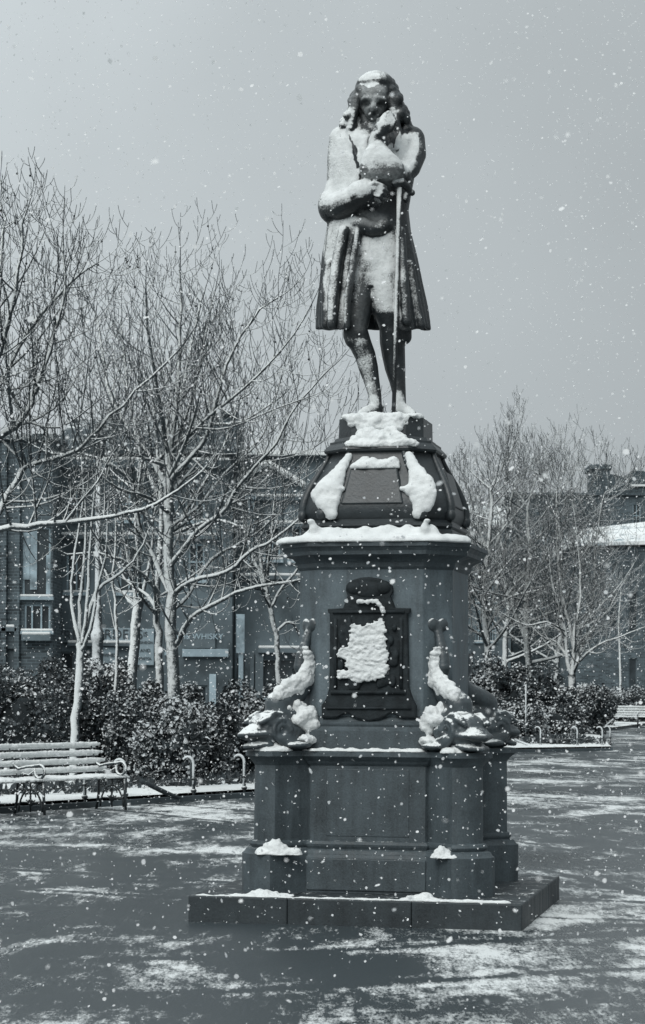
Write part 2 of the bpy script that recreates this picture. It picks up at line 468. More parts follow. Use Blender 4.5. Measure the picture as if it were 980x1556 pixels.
def octo(h, c, z): 
    w = h - c
    return [(-w, -h, z), (w, -h, z), (h, -w, z), (h, w, z), (w, h, z), (-w, h, z), (-h, w, z), (-h, -w, z)]
def circ(cx, cy, r, z, n=20, rot=0): return [(cx + r * math.cos(2 * math.pi * j / n + rot), cy + r * math.sin(2 * math.pi * j / n + rot), z) for j in range(n)]

mb = MB(); S = 1.17
cuts = [-S, -.46, .41, S]
for i in range(3):                                    # slabs of the step, butted with open joints
    for j in range(3):
        mb = MB(); g_ = .0012
        mb.box((cuts[i] + g_, cuts[j] + g_, -.02), (cuts[i + 1] - g_, cuts[j + 1] - g_, .182 - .0015 * ((i + 2 * j) % 3)))
        mb.build('step_slab', 'step_stone', ped, bevel=0.009)
# lower stage
mb = MB(); mb.loft([octo(.70, .25, .18), octo(.70, .25, .43), octo(.685, .25, .455)]); mb.build('base_course', 'snowy_stone', ped, bevel=.004)
mb = MB(); mb.loft([octo(.685, .25, .455), octo(.675, .25, .48), octo(.662, .24, .49), octo(.672, .24, .51), octo(.676, .24, .525), octo(.668, .24, .545), octo(.645, .23, .55)]); mb.build('base_moulding', 'snowy_stone', ped)
mb = MB(); mb.loft([octo(.645, .23, .55), octo(.645, .23, 1.09)]); mb.build('lower_die', 'snowy_stone', ped)
for k in range(4):
    ang = k * math.pi / 2; M = Matrix.Rotation(ang, 3, 'Z')
    mb = MB(); mb.box((-.30, -.649, .58), (.30, -.60, 1.06)); mb.v = [tuple(M @ Vector(v)) for v in mb.v]
    mb.build('panel', 'snowy_stone', ped, bevel=.006)
    mb = MB(); mb.box((-.43, -.712, .2), (.43, -.66, .425)); mb.v = [tuple(M @ Vector(v)) for v in mb.v]
    mb.build('base_panel', 'snowy_stone', ped, bevel=.006)
mb = MB(); mb.loft([octo(.65, .23, 1.085), octo(.665, .235, 1.10), octo(.675, .235, 1.115), octo(.71, .25, 1.145), octo(.715, .25, 1.15), octo(.715, .25, 1.188)]); mb.build('lower_cornice', 'snowy_stone', ped)
A = .667
def pier_plan(w, r1, z):
    """a blocky pier set on the diagonal, its outer face slightly bowed"""
    h = w / 2; c = .016
    return [(.66, -h, z), (r1 - c, -h, z)] + [(r1 + .042 * (1 - (t / (h - c)) ** 2), t, z) for t in np.linspace(-(h - c), h - c, 9)] + [(r1 - c, h, z), (.66, h, z)]
for k in range(4):
    M = Matrix.Rotation(R(45 + 90 * k), 3, 'Z')
    prof_p = [(.375, 1.115, .18), (.375, 1.115, .455), (.355, 1.10, .468), (.34, 1.09, .49), (.29, 1.062, .50), (.305, 1.07, .512), (.31, 1.074, .525), (.298, 1.066, .545), (.272, 1.048, .552), (.266, 1.044, 1.085), (.285, 1.055, 1.10), (.295, 1.06, 1.112), (.345, 1.09, 1.145), (.355, 1.096, 1.15), (.355, 1.096, 1.187)]
    mb = MB(); mb.loft([[tuple(M @ Vector(q)) for q in pier_plan(*p)] for p in prof_p])
    mb.build('corner_pier', 'snowy_stone', ped, smooth='auto')
# upper stage
mb = MB(); mb.loft([octo(.635, .21, 1.187), octo(.635, .21, 1.33), octo(.615, .21, 1.345), octo(.60, .2, 1.36), octo(.605, .2, 1.375), octo(.605, .2, 1.385), octo(.585, .19, 1.40), octo(.565, .185, 1.43)]); mb.build('shaft_base', 'snowy_stone', ped)
mb = MB(); mb.loft([octo(.565, .185, 1.43), octo(.56, .185, 2.50)]); mb.build('shaft', 'shaft_stone', ped, bevel=.006)
mb = MB(); mb.loft([octo(.56, .185, 2.48), octo(.575, .19, 2.50), octo(.58, .19, 2.53), octo(.595, .195, 2.55), octo(.62, .22, 2.565), octo(.66, .25, 2.58), octo(.668, .255, 2.583), octo(.672, .255, 2.61), octo(.69, .265, 2.635), octo(.70, .27, 2.64), octo(.70, .27, 2.668), octo(.62, .22, 2.70)]); mb.build('cornice', 'snowy_stone', ped)
# bell shaped cap
mb = MB(); mb.loft([octo(.555, .19, 2.68), octo(.555, .19, 2.765), octo(.54, .19, 2.78), octo(.553, .19, 2.795), octo(.553, .19, 2.815), octo(.52, .18, 2.845)]); mb.build('cap_base', 'bronze', ped)
prof = [(.515, 2.84), (.532, 2.87), (.54, 2.905), (.537, 2.95), (.526, 3.0), (.506, 3.06), (.48, 3.12), (.45, 3.18), (.42, 3.24), (.397, 3.29), (.384, 3.325), (.384, 3.34)]
mb = MB(); mb.loft([octo(h, .18, z) for h, z in prof]); mb.build('cap', 'bronze', ped, smooth='auto')
for k in range(4):          # scrolled ribs down the corners of the cap and a tablet on each face
    M = Matrix.Rotation(k * math.pi / 2, 3, 'Z')
    for sgn in (-1, 1):
        mb = MB()
        pts = [Vector((sgn * (h - .18), -h - .004, z)) for h, z in prof]
        mb.tube(pts, [.03] * 3 + [.032, .032, .03, .028, .026, .024, .022, .02, .02], 8)
        mb.ell((sgn * .365, -.545, 2.88), (.04, .035, .045))
        mb.v = [tuple(M @ Vector(v)) for v in mb.v]
        mb.build('scroll_rib', 'bronze', ped, smooth=True)
    mb = MB()
    mb.loft([[(-.17, -.475, 3.21), (.17, -.475, 3.21), (.17, -.38, 3.21), (-.17, -.38, 3.21)], [(-.22, -.55, 2.95), (.22, -.55, 2.95), (.26, -.5, 2.95), (-.26, -.5, 2.95)]])
    mb.v = [tuple(M @ Vector(v)) for v in mb.v]
    mb.build('cap_tablet', 'bronze', ped, bevel=.01)
mb = MB(); mb.loft([octo(.385, .165, 3.335), octo(.41, .175, 3.345), octo(.417, .175, 3.36), octo(.41, .175, 3.375), octo(.40, .165, 3.385), octo(.385, .155, 3.40), octo(.375, .15, 3.41), octo(.375, .15, 3.425), octo(.345, .13, 3.43), octo(.335, .13, 3.455)]); mb.build('cap_moulding', 'bronze', ped)
mb = MB(); mb.loft([octo(.315, .11, 3.45), octo(.312, .11, 3.60)]); mb.build('figure_plinth', 'bronze', ped, bevel=.006)

# relief plaque on the front face
def face_xz(px, py):
    p = at(px, py, 15.95) - PC
    return p.x / math.cos(YAW) + 0.56 * math.tan(-YAW) , p.z
outl = [(491, 1091), (490, 1072), (497, 1062), (502, 1045), (503, 990), (503, 931), (500, 930), (500, 925), (523, 924), (530, 905), (527, 897), (528, 889), (536, 882), (549, 878), (562, 877), (576, 879), (589, 884), (597, 891), (598, 899), (594, 906), (601, 924), (624, 925), (624, 931), (620, 932), (621, 990), (622, 1045), (628, 1062), (633, 1072), (632, 1091), (612, 1091), (596, 1083), (578, 1093), (562, 1096), (546, 1093), (528, 1083), (512, 1091)]
pts = [face_xz(*p) for p in outl]
mb = MB(); mb.loft([[(x, -.555, z) for x, z in pts], [(x, -.598, z) for x, z in pts], [(x * .97, -.606, 1.9 + (z - 1.9) * .975) for x, z in pts]])
plaque = mb.build('plaque', 'plaque_bronze', ped)
def fx(px, py, y): 
    x, z = face_xz(px, py); return Vector((x, y, z))
mb = MB()
for q0, q1, w in (((512, 940), (512, 1045), .03), ((611, 940), (611, 1045), .03), ((508, 930), (616, 930), .028), ((505, 1052), (618, 1052), .035), ((498, 1076), (626, 1076), .022)):
    mb.tube([fx(*q0, -.612), fx(*q1, -.612)], w / 2 - .002, 8)
mb.ell(fx(562, 896, -.60), (.13, .022, .06)); mb.ell(fx(540, 893, -.60), (.06, .03, .05)); mb.ell(fx(584, 893, -.60), (.06, .03, .05))
mb.build('plaque_frame', 'plaque_bronze', plaque, smooth=True)
mb = MB(); rnd = random.Random(5)
for i in range(26):
    px, py = rnd.uniform(520, 604), rnd.uniform(945, 1040)
    mb.ell(fx(px, py, -.605), (rnd.uniform(.02, .045), .028, rnd.uniform(.03, .09)))
for i in range(7):
    px = 523 + i * 13; mb.ell(fx(px, 960 + rnd.uniform(-6, 6), -.615), (.022, .022, .028))
put('relief_figures', remesh(mb, .012, 2), 'plaque_bronze', plaque, True)
mb = MB(); rnd = random.Random(8)
def inpoly(x, y, P):
    c = False; j = len(P) - 1
    for i in range(len(P)):
        if (P[i][1] > y) != (P[j][1] > y) and x < (P[j][0] - P[i][0]) * (y - P[i][1]) / (P[j][1] - P[i][1]) + P[i][0]: c = not c
        j = i
    return c
PATCH = [(538, 949), (555, 952), (570, 947), (587, 944), (586, 965), (588, 990), (590, 1000), (589, 1026), (580, 1032), (560, 1034), (545, 1036), (530, 1030), (517, 1031), (517, 1017), (532, 1018), (530, 1000), (517, 999), (519, 984), (531, 985), (536, 965)]
n = 0
while n < 900:
    px, py = rnd.uniform(516, 592), rnd.uniform(943, 1037)
    if inpoly(px, py, PATCH):
        mb.ell(fx(px, py, -.628 + rnd.uniform(-.008, .006)), (rnd.uniform(.012, .034), .012, rnd.uniform(.005, .009)), Matrix.Rotation(rnd.uniform(-.6, .6), 3, 'Y'), 8, 5); n += 1
for px, py in ((548, 914), (554, 915), (561, 915), (568, 914), (574, 914), (579, 919), (583, 925), (585, 929)):
    mb.ell(fx(px, py, -.628), (.022, .018, .017), None, 8, 5)
put('plaque_snow', remesh(mb, .0065, 2, .5, .007, 40, 3), 'snow', plaque, True)

# snow lying on the pedestal
rnd = random.Random(3)
def strip(x0, x1, y0, y1, z, h, n, seed, rmin=.03, voxel=.012):
    bl = []
    for i in range(n):
        t = (i + .5) / n
        bl.append(((x0 + (x1 - x0) * t + rnd.uniform(-.01, .01), (y0 + (y1 - y0) * t) + rnd.uniform(-.01, .01), z), ((abs(x1 - x0) + abs(y1 - y0)) / n * .9 + rmin, rmin * 1.2 + rnd.uniform(0, .015), h * rnd.uniform(.75, 1.2))))
    return bl
bl = strip(-.42, .43, -.645, -.645, 2.675, .05, 22, 1, .05) + strip(-.43, .44, -.595, -.595, 2.70, .085, 30, 1, .045)
bl += strip(.43, .63, -.645, -.46, 2.68, .045, 6, 1, .05) + strip(-.43, -.63, -.645, -.46, 2.68, .045, 6, 1, .05)
bl += [((-.40, -.64, 2.76), (.04, .04, .05)), ((.40, -.64, 2.76), (.04, .04, .05)), ((.42, -.65, 2.82), (.03, .03, .02)), ((-.42, -.65, 2.82), (.035, .03, .02))]
snow_lump('ledge_snow', bl, ped, seed=1, lump=.007, lscale=8, floor=2.672, it=6)
def prof_h(z):
    zs = [p[1] for p in prof]; hs = [p[0] for p in prof]; return float(np.interp(z, zs, hs))
for sgn, sd_ in ((-1, 2), (1, 3)):
    bl = []
    for z, r, ox in ((3.31, .028, 0), (3.28, .034, 0), (3.25, .042, 0), (3.21, .052, 0), (3.17, .062, 0), (3.13, .075, 0), (3.09, .09, 0), (3.05, .10, 0), (3.01, .10, -.01), (2.97, .088, -.02), (2.93, .07, -.03), (2.90, .05, -.04), (2.885, .05, -.045)):
        h = prof_h(z); bl.append(((sgn * (h - .175 + ox + (.03 if sgn > 0 else -.015)), -h - .012, z), (r * 1.05, .035, r * .9)))
    bl.append(((sgn * .25, -prof_h(3.06) - .02, 3.06), (.06, .03, .024)))
    bl.append(((sgn * .28, -prof_h(3.05) - .02, 3.05), (.05, .035, .045)))
    bl.append(((sgn * .41, -.50, 3.02), (.05, .05, .06)))
    snow_lump('rib_snow', bl, ped, seed=sd_, lump=.012, lscale=13)
bl = strip(-.14, .16, -.455, -.455, 3.225, .045, 12, 4, .03) + strip(-.13, .15, -.435, -.435, 3.25, .04, 11, 4, .025)
snow_lump('tablet_snow', bl, ped, seed=4, lump=.018, floor=3.21)
bl = strip(-.20, .27, -.385, -.385, 3.395, .03, 16, 5, .03) + strip(-.16, .18, -.36, -.36, 3.43, .05, 12, 5, .03) + strip(-.13, .13, -.335, -.335, 3.475, .05, 10, 5, .02)
snow_lump('moulding_snow', bl, ped, seed=5, lump=.02, lscale=12, voxel=.009, floor=3.372)
bl = strip(-.21, .21, -.312, -.312, 3.575, .045, 14, 6, .012) + strip(-.24, .24, -.27, -.27, 3.605, .028, 14, 6, .03) + strip(-.14, .16, -.318, -.318, 3.53, .045, 10, 6, .008)
bl += strip(-.22, .22, -.17, -.17, 3.60, .03, 9, 6, .07) + strip(-.20, .20, -.02, -.02, 3.60, .025, 8, 6, .09)
snow_lump('plinth_snow', bl, ped, seed=6, lump=.018, lscale=13, voxel=.009)
bl = strip(-.44, .38, -.685, -.685, 1.187, .022, 16, 7, .02, .008)
snow_lump('lower_ledge_snow', bl, ped, seed=7, voxel=.008, lump=.01, floor=1.186)
for i, (dx, dy, w, h) in enumerate(((-A, -A, .17, .05), (A, -A, .13, .045), (A, A, .15, .02))):
    bl = [((dx + rnd.uniform(-.4, .4) * w - (.03 if dx > 0 else 0), dy - .12 + rnd.uniform(-.03, .05) if dy < 0 else dy, 1.187), (w * .45, .06, h * rnd.uniform(.5, 1.1))) for _ in range(12)]
    snow_lump('pier_snow', bl, ped, seed=10 + i, voxel=.008, lump=.014, floor=1.185)
# heaps caught on the pier bases and on the step
def heap(x, y, z, w, d, h, seed):
    r_ = random.Random(seed); bl = [((x, y, z), (w * .30, d * .8, h * .9)), ((x, y, z), (w * .5, d, h * .4))]
    bl += [((x + r_.uniform(-.5, .5) * w, y + r_.uniform(-.5, .5) * d, z), (w * .22, d * .5, h * r_.uniform(.15, .5))) for _ in range(8)]
    bl += [((x + dx * w, y + .25 * d, z), (w * .13, d * .7, h * 1.15 * (1 - abs(dx) * 1.7))) for dx in (-.38, -.22, -.08, .08, .22, .38)]
    return snow_lump('snow_heap', bl, ped, voxel=.009, lump=.016, lscale=12, seed=seed, floor=z)
heap(-.62, -.855, .458, .27, .07, .115, 21)
heap(.57, -.855, .458, .17, .06, .09, 22)
heap(-.66, -1.06, .18, .34, .07, .05, 23)
heap(.47, -1.06, .18, .20, .06, .055, 24)
bl = strip(-1.1, .35, -1.12, -1.12, .182, .008, 24, 8, .012)
bl += strip(.35, 1.05, -1.10, -1.10, .182, .016, 12, 8, .02)
snow_lump('step_snow', bl, ped, seed=25, voxel=.007, lump=.006, it=1)

# ------------------------------------------------------------------ bronze figure on the pedestal
FD = 16.5
def q(px, py, dy=0): return at(px, py, FD + dy / 206.0)
U = 1 / 206.0
fig = thing('bronze_statue', 'dark bronze statue of a long haired man in frock coat with a tall stick', 'statue', q(590, 637))
mb = MB()
# legs: breeches, stockings and buckled shoes
def limb(pts, rad, n=14): mb.tube([q(*p) for p in pts], [r * U for r in rad], n, True)
limb([(556, 370, -2), (548, 430, -10), (541, 490, -18), (538, 515, -20)], [30, 27, 20, 15])
limb([(542, 503, -20), (547, 522, -16), (555, 540, -11), (560, 560, -8), (565, 580, -6), (570, 602, -6), (571, 618, -6)], [17, 17.5, 16, 15, 12, 10, 9.5])
limb([(573, 622, 2), (564, 625, -12), (556, 627, -24), (549, 629, -32)], [10, 10.5, 9.5, 6.5])
mb.box(q(574, 633, -2) + Vector((-.03, -.01, -.01)), q(583, 618, 10))
limb([(588, 370, -4), (590, 420, -12), (594, 470, -14), (600, 512, -8)], [32, 31, 24, 17])
limb([(596, 500, -10), (596, 520, -4), (598, 540, 2), (600.5, 560, 5), (604, 580, 4), (607, 602, 0), (608, 618, -2)], [20, 19.5, 18, 16, 12.5, 10, 9.5])
limb([(604, 620, 2), (612, 622, -10), (620, 626, -22), (627, 629, -30)], [10, 10, 9, 6])
limb([(536, 505, -20), (533, 510, -18)], [15, 12]); limb([(612, 500, -6), (614, 512, -5)], [14, 12])
# torso with waistcoat
def ring(px, py, dy, rx, ry, n=28, pw=2.3, amp=0, kf=0, ph=0, skew=0):
    c = q(px, py, dy); out = []
    for j in range(n):
        t = 2 * math.pi * j / n; ct, st = math.cos(t), math.sin(t)
        f = 1 + amp * math.sin(kf * t + ph)
        out.append(c + Vector((math.copysign(abs(ct) ** (2 / pw), ct) * rx * f, math.copysign(abs(st) ** (2 / pw), st) * ry * f, 0)) * U)
    return out
mb.loft([ring(572, 440, -6, 40, 30), ring(572, 400, -6, 43, 34), ring(571, 360, -4, 42, 34), ring(570, 330, -4, 42, 33), ring(570, 290, -2, 46, 36), ring(569, 250, 0, 52, 38), ring(568, 220, 2, 56, 36), ring(568, 202, 4, 50, 30), ring(569, 188, 4, 30, 24), ring(569, 170, 0, 20, 20)])
# waistcoat skirts over the thighs and the belt of hanging flaps
mb.loft([ring(597, 508, -9, 16, 16), ring(595, 496, -11, 19.5, 20), ring(592, 478, -13, 24, 25), ring(590, 460, -13, 27, 27), ring(588, 440, -14, 30, 27), ring(584, 390, -12, 33, 28), ring(580, 350, -8, 34, 30)])
mb.loft([ring(548, 420, -10, 20, 24), ring(552, 390, -10, 25, 27), ring(556, 350, -8, 27, 28)])
limb([(540, 338, -30), (552, 342, -38), (566, 348, -40), (578, 347, -40), (588, 341, -36)], [11, 12, 11, 10, 9])
# frock coat: a thick open sheet round the back
def coat_ring(py, xl, xr, dback, dfront, openl, openr, th=5, folds=.035, ph=0):
    """one level of the coat: outer line from the left front edge round the back to the right front edge, then back inside"""
    n = 40; out = []; inn = []
    cx = (xl + xr) / 2; rx = (xr - xl) / 2
    for j in range(n + 1):
        t = j / n
        # start at left front opening, go left, behind, right, to the right opening
        a0 = math.pi + math.acos(max(-1, min(1, (cx - openl) / rx)))   # angle on the front left
        a1 = -math.acos(max(-1, min(1, (openr - cx) / rx)))
        a = a0 + (a1 - a0) * t
        f = 1 + folds * math.sin(a * 13 + ph) * (1 if folds else 0)
        x = cx + rx * math.cos(a) * f; dpt = (dback if math.sin(a) > 0 else dfront)
        y = math.sin(a) * dpt * f
        py_ = py + (2.6 * math.sin(a * 5.3) + 1.5 * math.sin(a * 11) if py > 490 else 0); out.append(q(x, py_, y))
        inn.append(q(cx + (rx - th) * math.cos(a) * f, py_, math.sin(a) * (dpt - th) * f))
    return out + inn[::-1]
levels = [(500, 482, 653, 60, 52, 527, 602, 6, .05), (470, 483, 648, 58, 50, 529, 603, 6, .05), (430, 487, 641, 54, 48, 532, 604, 6, .04), (390, 490, 633, 48, 44, 535, 605, 6, .03), (350, 496, 624, 44, 42, 538, 606, 6, .015), (320, 500, 621, 42, 41, 541, 604, 6, 0), (280, 500, 628, 42, 42, 545, 602, 6, 0), (240, 500, 636, 42, 42, 548, 598, 6, 0), (210, 503, 636, 40, 38, 552, 594, 6, 0), (196, 514, 624, 34, 30, 556, 590, 6, 0)]
mb.loft([coat_ring(*l) for l in levels])
# front edges of the coat turned back, pocket flap
limb([(545, 345, -40), (536, 400, -46), (528, 455, -50), (527, 496, -50)], [5, 6, 6, 5])
limb([(522, 350, -38), (512, 400, -40), (506, 450, -44), (504, 494, -46)], [8, 9, 9, 7])
limb([(500, 400, -26), (496, 450, -28), (495, 494, -30)], [6, 8, 7])
limb([(610, 350, -38), (614, 420, -42), (618, 488, -46)], [6, 7, 7])
limb([(624, 400, -26), (632, 450, -28), (640, 494, -28)], [5, 6, 7])
# the arm across the body
limb([(519, 211, 0), (516, 240, 0), (514, 278, 0), (506, 308, -4)], [19, 19, 18, 19])
mb.ell(q(504, 313, -6), (21.5 * U, 22 * U, 27 * U))
limb([(503, 314, -8), (518, 312, -28), (536, 303, -44), (552, 293, -54)], [20, 21, 20, 15])
limb([(545, 296, -50), (552, 292, -56)], [20, 19])
limb([(552, 291, -56), (562, 287, -62)], [11, 9])
mb.ell(q(566, 287, -62), (12 * U, 8 * U, 8 * U))
for i, (dx, dz, L) in enumerate(((8, -4, 12), (8, 1, 14), (7, 6, 13), (5, 11, 10))):
    limb([(566 + dx * .6, 285 + dz, -64), (566 + dx + L * .5, 285 + dz * 1.15 + 1, -65), (566 + dx + L, 287 + dz * 1.3 + 3, -60)], [3.6, 3.4, 2.8], 8)
limb([(560, 282, -66), (567, 278, -68), (575, 279, -66)], [4, 3.8, 3], 8)
limb([(560, 300, -58), (566, 308, -56), (571, 312, -54)], [6, 5, 3], 8)          # lace at the cuff
# the arm raised to the chin
limb([(626, 212, 2), (628, 235, -6), (621, 255, -20), (609, 268, -34)], [20, 20, 18, 16])
limb([(609, 268, -34), (596, 258, -50), (580, 240, -58), (572, 224, -60)], [17, 18, 18, 13])
mb.loft([ring(570, 224, -58, 11, 14, 20, 3), ring(572, 229, -58, 18, 18, 20, 3), ring(577, 240, -57, 27, 22, 20, 3), ring(580, 251, -56, 33, 23, 20, 3), ring(580, 261, -55, 33.5, 23, 20, 3), ring(579, 269, -54, 29, 21, 20, 3), ring(577, 275, -53, 20, 15, 20, 3)])
limb([(566, 224, -60), (578, 218, -62), (586, 217, -58)], [8, 9, 6])              # wrist lace
limb([(568, 216, -62), (574, 206, -62), (583, 193, -62), (590, 181, -61)], [9, 11, 13.5, 11.5])
for i in range(4):                                   # fingers bent under the jaw
    x = 591 + i * 3.0; y = 171 + i * 4.4
    limb([(x - 6, y + 13, -68), (x - .5, y + .5, -70), (x + .5, y + 1, -60), (x - 6, y + 6, -52)], [4.4, 4.6, 4.2, 3.4], 8)
limb([(574, 203, -70), (574, 191, -66), (575, 182, -56)], [4.6, 4.2, 3.4], 8)
# cravat
mb.ell(q(560, 206, -30), (13 * U, 6 * U, 14 * U)); limb([(556, 212, -34), (553, 228, -39), (552, 246, -42)], [6, 6, 4])
limb([(530, 200, -22), (537, 222, -34), (547, 252, -40)], [5, 5, 3]); limb([(606, 200, -24), (602, 226, -34)], [6, 5])
# head and long curled wig
hc = q(568, 150, -14)
mb.ell(hc, (24 * U, 27 * U, 33 * U))
mb.ell(q(567, 166, -26), (15 * U, 16 * U, 15 * U))
limb([(568, 150, -43), (567.5, 161, -49), (567.5, 166, -48)], [4, 4.8, 5.4], 8)
limb([(553, 152, -38), (563, 150, -45)], [5.5, 4.8], 8); limb([(573, 150, -45), (583, 153, -38)], [4.8, 5.5], 8); mb.ell(q(569, 141, -32), (19 * U, 15 * U, 13 * U))
limb([(561, 174, -41), (568, 173, -43), (574, 175, -41)], [2.6, 3.2, 2.6], 8)
mb.ell(q(568, 178, -35), (8 * U, 6 * U, 5 * U))
mb.ell(q(571, 139, 2), (33 * U, 36 * U, 31 * U)); mb.ell(q(570, 128, -8), (29 * U, 30 * U, 17 * U))
mb.ell(q(573, 165, 18), (38 * U, 24 * U, 40 * U))
rnd = random.Random(12)
for side in (-1, 1):
    for k in range(34):
        t = k / 33
        x = 571 + side * (19 + 9 * min(1, t * 3) + 20 * t ** 1.3 + rnd.uniform(-3, 3)) + (3 if side > 0 else -4 * t); y = 126 + 72 * t + rnd.uniform(-3, 3)
        r_ = rnd.uniform(7, 10.5) 
        mb.ell(q(x - side * 2, y, rnd.uniform(-20, 10) - 8 * (1 - abs(2 * t - 1))), (r_ * U, r_ * U, r_ * U * .85), None, 10, 6)
    for k in range(9):
        t = k / 8
        mb.ell(q(568 + side * (27 + 8 * t), 150 + 46 * t, -22), (8 * U, 9 * U, 6 * U), None, 10, 6)
for k in range(16):
    mb.ell(q(571 + rnd.uniform(-40, 44), rnd.uniform(165, 205), rnd.uniform(16, 34)), (9 * U, 9 * U, 8 * U), None, 10, 6)
sm = remesh(mb, .0085, 3, .5)
# hollow the eye sockets and the line of the mouth
for (px, py, dy, r_, dp) in ((557.5, 157, -38, 5.4, 7.5), (578, 157.5, -38, 5.4, 7.5), (568, 170, -43, 6, 4), (568, 177.5, -43, 4.5, 3), (559, 168, -38, 4, 2), (577, 168, -38, 4, 2)):
    c = q(px, py, dy)
    for v in sm.vertices:
        d2 = ((v.co.x - c.x) / (r_ * 1.5 * U)) ** 2 + ((v.co.z - c.z) / (r_ * .8 * U)) ** 2
        if d2 < 6 and v.co.y < FD - 20 * U: v.co.y += dp * U * math.exp(-d2)
sm.update()
# where snow has been driven onto the figure, and bare zones painted as shade (added to what the slope of the surface collects)
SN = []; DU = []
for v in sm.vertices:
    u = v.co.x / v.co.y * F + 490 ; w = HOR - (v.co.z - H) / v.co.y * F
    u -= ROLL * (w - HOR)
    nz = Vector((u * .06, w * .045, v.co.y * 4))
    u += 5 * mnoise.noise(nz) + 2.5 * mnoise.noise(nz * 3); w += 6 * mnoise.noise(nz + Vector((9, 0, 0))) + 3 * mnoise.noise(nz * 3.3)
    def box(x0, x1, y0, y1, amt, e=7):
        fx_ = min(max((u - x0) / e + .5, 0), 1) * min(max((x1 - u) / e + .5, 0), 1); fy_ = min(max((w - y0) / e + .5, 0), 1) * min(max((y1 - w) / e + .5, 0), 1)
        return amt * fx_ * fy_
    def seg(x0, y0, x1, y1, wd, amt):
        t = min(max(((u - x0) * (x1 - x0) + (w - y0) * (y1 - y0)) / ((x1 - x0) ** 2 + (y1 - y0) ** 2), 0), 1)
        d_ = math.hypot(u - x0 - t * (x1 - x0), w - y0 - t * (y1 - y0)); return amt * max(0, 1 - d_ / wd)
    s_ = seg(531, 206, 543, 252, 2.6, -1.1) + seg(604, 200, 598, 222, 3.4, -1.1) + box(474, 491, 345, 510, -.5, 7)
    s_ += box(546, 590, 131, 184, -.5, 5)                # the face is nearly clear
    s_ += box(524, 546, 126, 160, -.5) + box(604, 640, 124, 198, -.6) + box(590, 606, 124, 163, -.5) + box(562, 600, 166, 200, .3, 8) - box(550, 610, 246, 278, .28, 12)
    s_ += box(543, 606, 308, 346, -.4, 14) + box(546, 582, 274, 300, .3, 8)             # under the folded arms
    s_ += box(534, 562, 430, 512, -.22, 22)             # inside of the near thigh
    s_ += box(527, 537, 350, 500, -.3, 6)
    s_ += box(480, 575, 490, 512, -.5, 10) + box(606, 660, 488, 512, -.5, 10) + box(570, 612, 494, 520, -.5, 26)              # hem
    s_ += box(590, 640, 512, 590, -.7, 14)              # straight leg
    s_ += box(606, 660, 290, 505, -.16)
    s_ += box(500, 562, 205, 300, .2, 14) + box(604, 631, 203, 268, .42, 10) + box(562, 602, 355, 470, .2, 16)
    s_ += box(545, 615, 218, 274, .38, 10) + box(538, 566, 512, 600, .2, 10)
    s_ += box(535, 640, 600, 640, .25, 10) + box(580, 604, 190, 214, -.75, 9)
    s_ += box(505, 540, 165, 205, .12) + box(543, 574, 180, 200, -.55, 6) + box(546, 556, 250, 268, -.5, 5)  # snow taken off to paint shade under the chin and beside the cuff
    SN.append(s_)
    DU.append(box(549, 588, 131, 152, .8, 6) + box(563, 572, 150, 168, .85, 5) + box(551, 563, 161, 180, .55, 6) + box(573, 584, 161, 176, .4, 6) + box(561, 575, 178, 186, .5, 5) + box(545, 584, 324, 340, .5, 8) + box(550, 610, 246, 278, .35, 10) + box(545, 612, 262, 284, .5, 10) + box(520, 546, 130, 165, .3) + box(592, 606, 150, 180, .22) + box(538, 552, 395, 500, .2, 14))  # snow dusting, kept off the eye sockets to paint the brow's shadow
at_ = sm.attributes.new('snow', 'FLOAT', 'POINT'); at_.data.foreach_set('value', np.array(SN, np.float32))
at_ = sm.attributes.new('dust', 'FLOAT', 'POINT'); at_.data.foreach_set('value', np.array(DU, np.float32))
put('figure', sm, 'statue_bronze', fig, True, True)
# stick with its crook under the elbow
mb = MB(); mb.tube([q(607, 284, -48), q(606, 330, -50), q(602, 480, -46), q(598, 633, -40)], [4.2 * U, 3.8 * U, 3.4 * U, 3.2 * U], 10)
stick = mb.build('walking_stick', 'statue_bronze', fig, True, True)
m_ = stick.data; a_ = m_.attributes.new('snow', 'FLOAT', 'POINT'); a_.data.foreach_set('value', np.full(len(m_.vertices), .12, np.float32))
mb = MB(); mb.tube([q(601, 279, -52), q(610, 277, -50), q(619, 284, -44), q(624, 293, -40)], [6.5 * U, 7.5 * U, 6 * U, 4 * U], 10, True); mb.ell(q(626, 293, -40), (5 * U,) * 3); mb.ell(q(617, 300, -40), (5 * U, 5 * U, 9 * U))
o = put('stick_handle', remesh(mb, .007, 2), 'statue_bronze', stick, True, False)
o.data.transform(Matrix.Translation(-Vector(fig.location)))

